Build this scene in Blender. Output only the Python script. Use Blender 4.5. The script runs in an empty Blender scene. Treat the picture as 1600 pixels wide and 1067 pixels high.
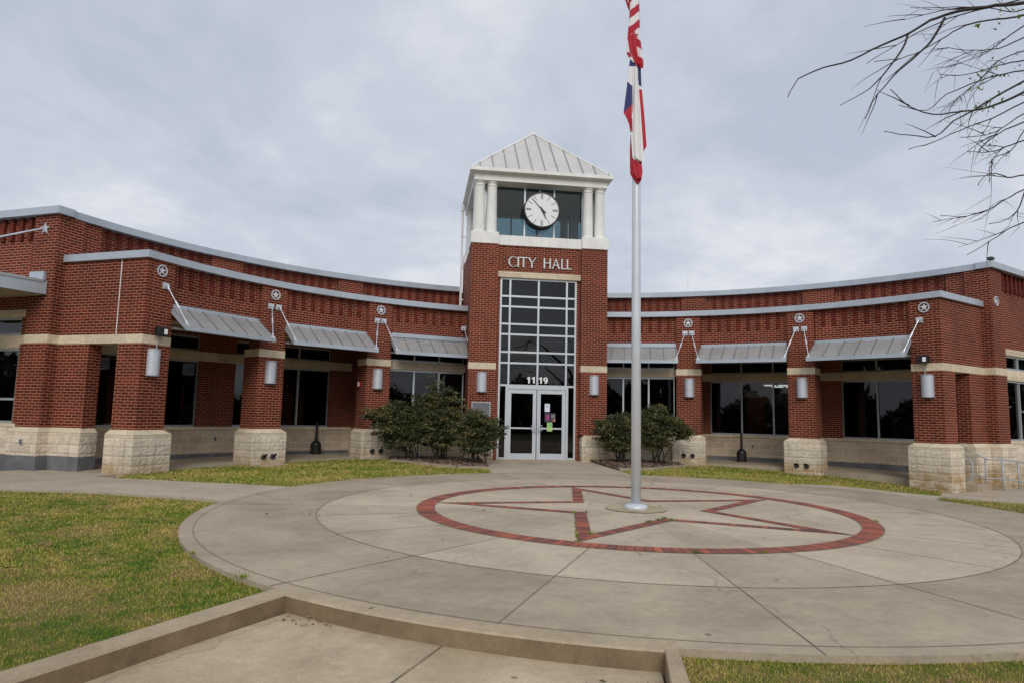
import bpy, bmesh, math, random
import numpy as np
from mathutils import Vector, Matrix
from mathutils.geometry import delaunay_2d_cdt
random.seed(11); rng = np.random.default_rng(5)
R = math.radians; sin = math.sin; cos = math.cos; PI = math.pi
sc = bpy.context.scene
col = sc.collection

# ------------------------------------------------------------------ camera
CAM = Vector((-3.8435, -10.3628, 1.42))
YAW, PITCH, ROLL = R(7.962), R(6.261), R(1.2294)
fw = Vector((sin(YAW) * cos(PITCH), cos(YAW) * cos(PITCH), sin(PITCH)))
rt = Vector((cos(YAW), -sin(YAW), 0)); up = rt.cross(fw)
r2 = rt * cos(ROLL) + up * sin(ROLL); u2 = -rt * sin(ROLL) + up * cos(ROLL)
cd = bpy.data.cameras.new('camera'); cam = bpy.data.objects.new('camera', cd); col.objects.link(cam)
m = Matrix.Identity(4)
for i in range(3):
    m[i][0] = r2[i]; m[i][1] = u2[i]; m[i][2] = -fw[i]; m[i][3] = CAM[i]
cam.matrix_world = m
cd.sensor_width = 36; cd.lens = 23.549; cd.clip_start = .05; cd.clip_end = 2000
sc.camera = cam

# ------------------------------------------------------------------ world, sun, exposure
SUN_EL, SUN_AZ = R(34), R(186)     # azimuth clockwise from +Y
w = bpy.data.worlds.new('World'); sc.world = w; w.use_nodes = True
nt = w.node_tree; N = nt.nodes; L = nt.links; N.clear()
def nd(t, **k):
    n = N.new(t)
    for a, v in k.items(): setattr(n, a, v)
    return n
sky = nd('ShaderNodeTexSky', sky_type='NISHITA'); sky.sun_disc = False
sky.sun_elevation = SUN_EL; sky.sun_rotation = SUN_AZ; sky.dust_density = 2.0; sky.air_density = 1.0
tc = nd('ShaderNodeTexCoord'); sep = nd('ShaderNodeSeparateXYZ'); L.new(tc.outputs['Generated'], sep.inputs[0])
ab = nd('ShaderNodeMath', operation='MAXIMUM'); L.new(sep.outputs['Z'], ab.inputs[0]); ab.inputs[1].default_value = 0.0
ad = nd('ShaderNodeMath', operation='ADD'); L.new(ab.outputs[0], ad.inputs[0]); ad.inputs[1].default_value = .22
dx = nd('ShaderNodeMath', operation='DIVIDE'); dy = nd('ShaderNodeMath', operation='DIVIDE')
L.new(sep.outputs['X'], dx.inputs[0]); L.new(ad.outputs[0], dx.inputs[1])
L.new(sep.outputs['Y'], dy.inputs[0]); L.new(ad.outputs[0], dy.inputs[1])
cb = nd('ShaderNodeCombineXYZ'); L.new(dx.outputs[0], cb.inputs[0]); L.new(dy.outputs[0], cb.inputs[1])
n1 = nd('ShaderNodeTexNoise'); n1.inputs['Scale'].default_value = 1.25; n1.inputs['Detail'].default_value = 10; n1.inputs['Roughness'].default_value = .60; n1.inputs['Distortion'].default_value = .25
n2 = nd('ShaderNodeTexNoise'); n2.inputs['Scale'].default_value = .35; n2.inputs['Detail'].default_value = 3
L.new(cb.outputs[0], n1.inputs['Vector']); L.new(cb.outputs[0], n2.inputs['Vector'])
mx = nd('ShaderNodeMath', operation='MULTIPLY_ADD'); L.new(n2.outputs[0], mx.inputs[0]); mx.inputs[1].default_value = .6; L.new(n1.outputs[0], mx.inputs[2])
rp = nd('ShaderNodeValToRGB'); L.new(mx.outputs[0], rp.inputs[0])
e = rp.color_ramp.elements
e[0].position = .66; e[0].color = (.50, .55, .65, 1); e[1].position = .93; e[1].color = (.80, .815, .86, 1)
q = e.new(.80); q.color = (.61, .65, .735, 1)
sc10 = nd('ShaderNodeVectorMath', operation='SCALE'); sc10.inputs['Scale'].default_value = 10.0; L.new(rp.outputs[0], sc10.inputs[0])
mixs = nd('ShaderNodeMixRGB'); mixs.inputs[0].default_value = .95
L.new(sky.outputs[0], mixs.inputs[1]); L.new(sc10.outputs[0], mixs.inputs[2])
bg = nd('ShaderNodeBackground'); bg.inputs['Strength'].default_value = .1; L.new(mixs.outputs[0], bg.inputs[0])
wo = nd('ShaderNodeOutputWorld'); L.new(bg.outputs[0], wo.inputs[0])

sd = bpy.data.lights.new('sun', 'SUN'); sd.energy = 1.35; sd.angle = R(28); sd.color = (1, .965, .91)
so = bpy.data.objects.new('sun', sd); col.objects.link(so)
dirv = Vector((sin(SUN_AZ) * cos(SUN_EL), cos(SUN_AZ) * cos(SUN_EL), sin(SUN_EL)))
so.rotation_euler = dirv.to_track_quat('Z', 'Y').to_euler(); so.location = dirv * 60
sc.view_settings.view_transform = 'Standard'; sc.view_settings.look = 'None'
sc.view_settings.exposure = 0.03; sc.view_settings.gamma = 1

# ------------------------------------------------------------------ materials
MATS = {}
class M:
    def __init__(s, name):
        s.m = bpy.data.materials.new(name); s.m.use_nodes = True
        s.t = s.m.node_tree; s.b = s.t.nodes['Principled BSDF']; MATS[name] = s.m
    def n(s, t, **k):
        x = s.t.nodes.new(t)
        for a, v in k.items():
            if a.startswith('i_'): x.inputs[a[2:].replace('_', ' ')].default_value = v
            else: setattr(x, a, v)
        return x
    def l(s, a, b): s.t.links.new(a, b)
    def noise(s, scale, detail=4, rough=.55, vec=None, dist=0):
        x = s.n('ShaderNodeTexNoise', i_Scale=scale, i_Detail=detail, i_Roughness=rough, i_Distortion=dist)
        if vec is None:
            if not hasattr(s, 'oc'): s.oc = s.n('ShaderNodeTexCoord')
            vec = s.oc.outputs['Object']
        s.l(vec, x.inputs['Vector']); return x.outputs[0]
    def ramp(s, v, stops):
        r = s.n('ShaderNodeValToRGB'); s.l(v, r.inputs[0]); e = r.color_ramp.elements
        e[0].position, e[0].color = stops[0][0], (*stops[0][1], 1)
        e[1].position, e[1].color = stops[-1][0], (*stops[-1][1], 1)
        for p, c in stops[1:-1]:
            q = e.new(p); q.color = (*c, 1)
        return r.outputs[0]
    def mix(s, f, a, b, mode='MIX'):
        x = s.n('ShaderNodeMixRGB', blend_type=mode)
        for i, v in ((0, f), (1, a), (2, b)):
            if hasattr(v, 'node'): s.l(v, x.inputs[i])
            elif i == 0: x.inputs[0].default_value = v
            else: x.inputs[i].default_value = (*v, 1)
        return x.outputs[0]
    def bump(s, h, strength=.3, dist=.01):
        x = s.n('ShaderNodeBump'); x.inputs['Strength'].default_value = strength; x.inputs['Distance'].default_value = dist
        s.l(h, x.inputs['Height'])
        if hasattr(s, 'lastb'): s.l(s.lastb, x.inputs['Normal'])
        s.lastb = x.outputs[0]; s.l(x.outputs[0], s.b.inputs['Normal'])
    def done(s, colr, rough=.8, metal=0, spec=None):
        if hasattr(colr, 'node'): s.l(colr, s.b.inputs['Base Color'])
        else: s.b.inputs['Base Color'].default_value = (*colr, 1)
        if hasattr(rough, 'node'): s.l(rough, s.b.inputs['Roughness'])
        else: s.b.inputs['Roughness'].default_value = rough
        s.b.inputs['Metallic'].default_value = metal
        if spec is not None: s.b.inputs['Specular IOR Level'].default_value = spec
        return s.m

def simple(name, c, rough=.6, metal=0, var=.12, scale=6):
    x = M(name); n = x.noise(scale, 5, .6)
    lo = tuple(v * (1 - var) for v in c); hi = tuple(min(1, v * (1 + var)) for v in c)
    return x.done(x.ramp(n, [(.3, lo), (.7, hi)]), rough, metal)

COURSE = .0677
def brick_mat(name, dark=1.0):
    x = M(name)
    uv = x.n('ShaderNodeUVMap', uv_map='UVMap')
    br = x.n('ShaderNodeTexBrick', offset=.5, squash=1.0)
    x.l(uv.outputs[0], br.inputs['Vector'])
    br.inputs['Scale'].default_value = 1; br.inputs['Brick Width'].default_value = .2032
    br.inputs['Row Height'].default_value = COURSE; br.inputs['Mortar Size'].default_value = .0066
    br.inputs['Mortar Smooth'].default_value = .15; br.inputs['Bias'].default_value = -.1
    d = dark
    br.inputs['Color1'].default_value = (.165 * d, .024 * d, .014 * d, 1)
    br.inputs['Color2'].default_value = (.075 * d, .011 * d, .007 * d, 1)
    br.inputs['Mortar'].default_value = (.46 * d, .235 * d, .145 * d, 1)
    n = x.noise(.9, 5); n2 = x.noise(34, 3, .7)
    c = x.mix(1, br.outputs['Color'], x.ramp(n, [(.3, (.80, .80, .82)), (.7, (1.16, 1.13, 1.10))]), 'MULTIPLY')
    mp = x.n('ShaderNodeMapping'); mp.inputs['Scale'].default_value = (5, 5, .45); x.l(x.oc.outputs['Object'], mp.inputs[0])
    c = x.mix(x.ramp(x.noise(1.0, 4, .6, mp.outputs[0]), [(.55, (0, 0, 0)), (.75, (.35, .35, .35))]), c, (.05, .018, .014))
    c = x.mix(1, c, x.ramp(n2, [(.3, (.86, .86, .86)), (.7, (1.14, 1.14, 1.14))]), 'MULTIPLY')
    inv = x.n('ShaderNodeMath', operation='SUBTRACT'); inv.inputs[0].default_value = 1; x.l(br.outputs['Fac'], inv.inputs[1])
    x.bump(n2, .12, .003)
    return x.done(c, .85, 0, .25)
brick = brick_mat('brick')
def plain():
    x = M('dentil_brick'); uv = x.n('ShaderNodeUVMap', uv_map='UVMap')
    br = x.n('ShaderNodeTexBrick', offset=0); x.l(uv.outputs[0], br.inputs['Vector'])
    br.inputs['Scale'].default_value = 1; br.inputs['Brick Width'].default_value = .4; br.inputs['Row Height'].default_value = COURSE
    br.inputs['Mortar Size'].default_value = .004
    br.inputs['Color1'].default_value = (.15, .022, .012, 1); br.inputs['Color2'].default_value = (.085, .012, .009, 1); br.inputs['Mortar'].default_value = (.20, .07, .045, 1)
    return x.done(br.outputs['Color'], .85, 0, .25)
dentil_m = plain()

def stone_mat(name, base, mort, bw, rh, split, stain=True):
    x = M(name); uv = x.n('ShaderNodeUVMap', uv_map='UVMap')
    br = x.n('ShaderNodeTexBrick', offset=.5); x.l(uv.outputs[0], br.inputs['Vector'])
    br.inputs['Scale'].default_value = 1; br.inputs['Brick Width'].default_value = bw; br.inputs['Row Height'].default_value = rh
    br.inputs['Mortar Size'].default_value = .006; br.inputs['Mortar Smooth'].default_value = .3
    c1 = tuple(v * 1.08 for v in base); c2 = tuple(v * .86 for v in base)
    br.inputs['Color1'].default_value = (*c1, 1); br.inputs['Color2'].default_value = (*c2, 1); br.inputs['Mortar'].default_value = (*mort, 1)
    n = x.noise(2.2, 6, .6); n2 = x.noise(17, 5, .62); n3 = x.noise(60, 3)
    c = x.mix(1, br.outputs['Color'], x.ramp(n, [(.3, (.88, .86, .82)), (.7, (1.08, 1.07, 1.05))]), 'MULTIPLY')
    c = x.mix(1, c, x.ramp(n2, [(.3, (.84, .83, .80)), (.65, (1.1, 1.1, 1.1))]), 'MULTIPLY')
    if stain:   # rust coloured splash stains low on the blocks
        sp = x.n('ShaderNodeSeparateXYZ'); x.l(x.oc.outputs['Object'], sp.inputs[0])
        mr = x.n('ShaderNodeMapRange'); x.l(sp.outputs['Z'], mr.inputs[0])
        mr.inputs['From Min'].default_value = .36; mr.inputs['From Max'].default_value = -.02; mr.inputs['To Min'].default_value = 0; mr.inputs['To Max'].default_value = .85
        mm = x.n('ShaderNodeMath', operation='MULTIPLY'); x.l(mr.outputs[0], mm.inputs[0])
        x.l(x.ramp(x.noise(3.4, 4, .6), [(.35, (.1, .1, .1)), (.60, (1, 1, 1))]), mm.inputs[1])
        c = x.mix(mm.outputs[0], c, (.40, .26, .10))
        mp = x.n('ShaderNodeMapping'); mp.inputs['Scale'].default_value = (9, 9, .8); x.l(x.oc.outputs['Object'], mp.inputs[0])
        st = x.noise(1.0, 4, .6, mp.outputs[0])
        c = x.mix(x.ramp(st, [(.56, (0, 0, 0)), (.72, (.42, .42, .42))]), c, (.17, .155, .125))
    if split:
        x.bump(n2, .7, .022); x.bump(n3, .35, .006)
    else: x.bump(n3, .3, .004)
    inv = x.n('ShaderNodeMath', operation='SUBTRACT'); inv.inputs[0].default_value = 1; x.l(br.outputs['Fac'], inv.inputs[1])
    x.bump(inv.outputs[0], .5, .008)
    return x.done(c, .9, 0, .2)
stone = stone_mat('split_stone', (.74, .655, .54), (.50, .44, .35), .6, .203, True)
block = stone_mat('smooth_block', (.59, .49, .375), (.80, .73, .60), .406, .203, True, False)
band = stone_mat('cast_stone', (.70, .60, .46), (.45, .4, .3), 1.2, .4, False, False)

def streaky(name, c, rough, metal, k=.15, streak=(.6, .6, .6)):
    x = M(name); x.noise(1, 1); mp = x.n('ShaderNodeMapping'); mp.inputs['Scale'].default_value = (7, 7, .7)
    x.l(x.oc.outputs['Object'], mp.inputs[0])
    n = x.noise(1.0, 5, .6, mp.outputs[0]); n2 = x.noise(1.7, 4)
    cc = x.mix(x.ramp(n, [(.5, (0, 0, 0)), (.72, (k * 3, k * 3, k * 3))]), c, tuple(a * b for a, b in zip(c, streak)))
    cc = x.mix(1, cc, x.ramp(n2, [(.3, (.9, .9, .9)), (.7, (1.06, 1.06, 1.06))]), 'MULTIPLY')
    return x.done(cc, rough, metal)
coping_m = streaky('coping_metal', (.47, .52, .58), .38, .25, .08, (.75, .78, .8))
awn_m = streaky('galvalume', (.40, .395, .385), .42, .30, .22, (.72, .70, .68))
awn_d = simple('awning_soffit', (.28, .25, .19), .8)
rod_m = simple('galvanised_steel', (.62, .65, .70), .4, .4)
alu = simple('silver_aluminium', (.62, .66, .70), .35, .35, .04)
alu_d = simple('clear_aluminium', (.42, .45, .47), .4, .3, .05)
white = streaky('white_paint', (.82, .815, .78), .55, 0, .10, (.72, .66, .55))
roofm = streaky('tower_roof_metal', (.62, .60, .57), .45, .15, .12, (.8, .77, .72))
seam_m = simple('seam_metal', (.20, .205, .21), .6, .1); seam_r = simple('roof_seam', (.30, .295, .29), .6, .1)
soffit = simple('soffit', (.33, .28, .20), .85)
black = simple('black_plastic', (.012, .012, .013), .5)
darkgrey = simple('foundation_concrete', (.145, .15, .155), .85, 0, .3, 3)
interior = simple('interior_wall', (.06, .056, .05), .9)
red = simple('red_plastic', (.42, .02, .02), .4)
whitep = simple('white_plastic', (.78, .78, .74), .4)
pipe_m = simple('dark_pipe', (.05, .055, .05), .5, .2)
lamp_m = M('lamp_metal')
_v = lamp_m.n('ShaderNodeTexVoronoi'); _v.inputs['Scale'].default_value = 42; _o = lamp_m.n('ShaderNodeTexCoord'); lamp_m.l(_o.outputs['Object'], _v.inputs['Vector'])
lamp_m = lamp_m.done(lamp_m.ramp(_v.outputs['Distance'], [(.15, (.44, .47, .52)), (.5, (.60, .63, .68))]), .45, .25)

def concrete(name, a, b, c3, sc_=.55, spots=True):
    x = M(name); n = x.noise(sc_, 6, .6, None, .4); n2 = x.noise(2.7, 5, .65); n3 = x.noise(150, 3, .7); n4 = x.noise(12, 4, .7)
    c = x.ramp(n, [(.28, a), (.5, b), (.72, c3)])
    c = x.mix(1, c, x.ramp(n2, [(.28, (.87, .87, .87)), (.5, (1, 1, 1)), (.72, (1.10, 1.09, 1.07))]), 'MULTIPLY')
    c = x.mix(1, c, x.ramp(n4, [(.25, (.86, .86, .86)), (.7, (1.09, 1.09, 1.08))]), 'MULTIPLY')
    c = x.mix(1, c, x.ramp(n3, [(.3, (.70, .70, .70)), (.68, (1.20, 1.20, 1.20))]), 'MULTIPLY')
    if spots:
        v = x.n('ShaderNodeTexVoronoi'); v.inputs['Scale'].default_value = 1.1; x.l(x.oc.outputs['Object'], v.inputs['Vector'])
        c = x.mix(x.ramp(v.outputs['Distance'], [(.018, (.75, .75, .75)), (.034, (0, 0, 0))]), c, (.10, .09, .075))
        st = x.noise(1.6, 6, .7, None, .8)
        c = x.mix(x.ramp(st, [(.58, (0, 0, 0)), (.74, (.26, .26, .26))]), c, (.20, .18, .145))
        cr = x.n('ShaderNodeTexVoronoi', feature='DISTANCE_TO_EDGE'); cr.inputs['Scale'].default_value = .22
        wv = x.n('ShaderNodeVectorMath', operation='ADD'); nn_ = x.n('ShaderNodeTexNoise', i_Scale=1.3, i_Detail=5); x.l(x.oc.outputs['Object'], nn_.inputs['Vector']); x.l(nn_.outputs['Color'], wv.inputs[0]); x.l(x.oc.outputs['Object'], wv.inputs[1]); x.l(wv.outputs[0], cr.inputs['Vector'])
        c = x.mix(x.ramp(cr.outputs['Distance'], [(.0, (.35, .35, .35)), (.0016, (0, 0, 0))]), c, (.13, .11, .085))
    at = x.n('ShaderNodeAttribute', attribute_name='tone'); one_ = x.n('ShaderNodeMath', operation='ADD'); one_.inputs[1].default_value = 1.0; x.l(at.outputs['Fac'], one_.inputs[0])
    vs_ = x.n('ShaderNodeVectorMath', operation='SCALE'); x.l(c, vs_.inputs[0]); x.l(one_.outputs[0], vs_.inputs['Scale']); c = vs_.outputs[0]
    x.bump(n3, .35, .004); x.bump(n4, .2, .01)
    return x.done(c, .88, 0, .25)
conc_in = concrete('concrete_inner', (.40, .33, .24), (.50, .415, .31), (.58, .485, .37))
conc_out = concrete('concrete_outer', (.315, .255, .185), (.42, .345, .25), (.51, .42, .31))
conc_walk = concrete('concrete_walk', (.38, .315, .24), (.46, .383, .295), (.52, .44, .345))
conc_low = concrete('concrete_lower', (.38, .295, .19), (.49, .395, .265), (.58, .475, .335), .8)
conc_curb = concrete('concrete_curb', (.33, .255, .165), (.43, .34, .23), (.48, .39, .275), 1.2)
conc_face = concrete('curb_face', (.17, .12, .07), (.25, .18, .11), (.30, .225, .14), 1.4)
conc_pad = concrete('pad_concrete', (.36, .29, .185), (.43, .35, .225), (.48, .40, .27), 1.5, False)
joint_m = simple('joint', (.20, .165, .115), .95, 0, .4, 3)

def paver():
    x = M('paver_brick'); uv = x.n('ShaderNodeUVMap', uv_map='UVMap')
    br = x.n('ShaderNodeTexBrick', offset=0); x.l(uv.outputs[0], br.inputs['Vector'])
    br.inputs['Scale'].default_value = 1; br.inputs['Brick Width'].default_value = .1; br.inputs['Row Height'].default_value = 2.0
    br.inputs['Mortar Size'].default_value = .005; br.inputs['Mortar Smooth'].default_value = .2; br.inputs['Bias'].default_value = 0
    br.inputs['Color1'].default_value = (.44, .13, .075, 1); br.inputs['Color2'].default_value = (.15, .070, .065, 1); br.inputs['Mortar'].default_value = (.05, .045, .03, 1)
    n = x.noise(4, 4); n3 = x.noise(60, 3)
    c = x.mix(1, br.outputs['Color'], x.ramp(n, [(.3, (.78, .8, .85)), (.7, (1.25, 1.15, 1.1))]), 'MULTIPLY')
    c = x.mix(1, c, x.ramp(n3, [(.3, (.8, .8, .8)), (.7, (1.15, 1.15, 1.15))]), 'MULTIPLY')
    gr = x.noise(.9, 3)
    inv = x.n('ShaderNodeMath', operation='SUBTRACT'); inv.inputs[0].default_value = 1; x.l(br.outputs['Fac'], inv.inputs[1])
    x.bump(inv.outputs[0], .7, .006)
    return x.done(c, .85, 0, .25)
paver_m = paver()

def grass_mat(name, blade):
    x = M(name); n = x.noise(.75, 5, .6, None, .3); n2 = x.noise(4.5, 5, .72); n3 = x.noise(22, 3, .7)
    pre = x.n('ShaderNodeMath', operation='MULTIPLY'); x.l(n, pre.inputs[0]); pre.inputs[1].default_value = 1.6
    add = x.n('ShaderNodeMath', operation='MULTIPLY_ADD'); x.l(n2, add.inputs[0]); add.inputs[1].default_value = 1.6; x.l(pre.outputs[0], add.inputs[2])
    if blade:
        at = x.n('ShaderNodeAttribute', attribute_name='rnd')
        ad2 = x.n('ShaderNodeMath', operation='MULTIPLY_ADD'); x.l(at.outputs['Fac'], ad2.inputs[0]); ad2.inputs[1].default_value = .75; x.l(add.outputs[0], ad2.inputs[2])
        f = ad2.outputs[0]; sh = .17
    else:
        ad2 = x.n('ShaderNodeMath', operation='MULTIPLY_ADD'); x.l(n3, ad2.inputs[0]); ad2.inputs[1].default_value = .34; x.l(add.outputs[0], ad2.inputs[2])
        f = ad2.outputs[0]; sh = .17
    mrg = x.n('ShaderNodeMapRange'); x.l(f, mrg.inputs[0]); mrg.inputs['From Min'].default_value = 1.36 if blade else 1.16; mrg.inputs['From Max'].default_value = 2.46 if blade else 2.26; f = mrg.outputs[0]
    c = x.ramp(f, [(.62, (.035, .105, .016)), (.80, (.085, .165, .022)), (.93, (.15, .19, .045)), (1.0, (.33, .28, .13)), (1.0001, (.33, .28, .13))] if 0 else
               ([(0, (.016, .095, .012)), (.24, (.080, .165, .012)), (.46, (.20, .215, .020)), (.80, (.40, .30, .11))] if blade else [(0, (.014, .055, .007)), (.22, (.045, .090, .009)), (.42, (.10, .105, .014)), (.72, (.17, .12, .048))]))
    if blade:
        x.m.use_backface_culling = False
        k = 1.35
    else: k = .95
    c = x.mix(1, c, (k, k, k), 'MULTIPLY')
    return x.done(c, .8, 0, .2)
grass_g = grass_mat('grass_ground', False); grass_b = grass_mat('grass_blade', True)
mulch_m = M('mulch'); _a = mulch_m.noise(30, 5, .7)
mulch_m = mulch_m.done(mulch_m.ramp(_a, [(.3, (.04, .024, .015)), (.5, (.11, .07, .045)), (.7, (.22, .16, .11))]), .95)
chip_m = M('chips'); _a = chip_m.n('ShaderNodeAttribute', attribute_name='rnd')
chip_m = chip_m.done(chip_m.ramp(_a.outputs['Fac'], [(.0, (.06, .035, .02)), (.5, (.20, .12, .08)), (1, (.42, .33, .25))]), .95)
leaf_m = M('shrub_leaf'); _a = leaf_m.n('ShaderNodeAttribute', attribute_name='rnd')
leaf_m = leaf_m.done(leaf_m.ramp(_a.outputs['Fac'], [(0, (.014, .022, .008)), (.42, (.046, .058, .016)), (.78, (.125, .125, .036)), (1, (.21, .13, .05))]), .55)
bark = M('bark'); _a = bark.noise(25, 5, .7); bark = bark.done(bark.ramp(_a, [(.3, (.018, .014, .013)), (.7, (.060, .048, .042))]), .9)
dleaf_m = simple('dry_leaf', (.16, .10, .045), .9, 0, .5, 9)

def glass(name, tint, ior=1.5, gl=(1, 1, 1)):
    x = M(name); t = x.t; t.nodes.remove(x.b)
    o = [n for n in t.nodes if n.type == 'OUTPUT_MATERIAL'][0]
    tr = x.n('ShaderNodeBsdfTransparent'); tr.inputs[0].default_value = (*tint, 1)
    g = x.n('ShaderNodeBsdfGlossy'); g.inputs[0].default_value = (*gl, 1); g.inputs['Roughness'].default_value = .015
    fr = x.n('ShaderNodeFresnel'); fr.inputs[0].default_value = ior
    nz = x.noise(.8, 2); bp = x.n('ShaderNodeBump'); bp.inputs['Strength'].default_value = .04; bp.inputs['Distance'].default_value = .05
    x.l(nz, bp.inputs['Height']); x.l(bp.outputs[0], g.inputs['Normal'])
    ms = x.n('ShaderNodeMixShader'); x.l(fr.outputs[0], ms.inputs[0]); x.l(tr.outputs[0], ms.inputs[1]); x.l(g.outputs[0], ms.inputs[2])
    x.l(ms.outputs[0], o.inputs['Surface']); return x.m
glass_w = glass('window_glass', (.13, .15, .15), 1.55)
glass_t = glass('lantern_glass', (.32, .45, .48), 1.55)
emit = M('fluorescent'); emit.b.inputs['Emission Color'].default_value = (1, .97, .85, 1); emit.b.inputs['Emission Strength'].default_value = 3.0; emit = emit.m
ledm = M('led_lens'); ledm.b.inputs['Emission Color'].default_value = (.9, .93, 1, 1); ledm.b.inputs['Emission Strength'].default_value = .12; ledm = ledm.done((.8, .8, .85), .3)

def solid(name, c, rough=.7, var=.08): return simple(name, c, rough, 0, var, 12)
f_red = solid('flag_red', (.46, .010, .028)); f_white = solid('flag_white', (.82, .80, .80), .7, .05); f_blue = solid('flag_blue', (.022, .028, .14))
polem = M('pole_metal'); _n = polem.noise(3, 4)
polem = polem.done(polem.ramp(_n, [(.3, (.60, .64, .68)), (.7, (.66, .70, .74))]), .38, .2)

# ------------------------------------------------------------------ helpers
YC, RB = .9025, 11.123
C0 = Vector((0, YC))
class F:      # frame: origin, outward 2-D direction; x runs to a viewer's right, y outward
    def __init__(s, o, out):
        s.o = Vector(o[:2]); s.y = Vector(out).normalized(); s.x = Vector((-s.y.y, s.y.x)); s.z = o[2] if len(o) > 2 else 0
    def p(s, x, y, z):
        v = s.o + s.x * x + s.y * y; return (v.x, v.y, z + s.z)
def WF(r, phi):
    a = R(phi); return F((r * sin(a), YC + r * cos(a)), (-sin(a), -cos(a)))
def pol(r, phi): a = R(phi); return Vector((r * sin(a), YC + r * cos(a)))
IDF = F((0, 0), (0, -1))
def TF(y): return F((0, y), (0, -1))

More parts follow.
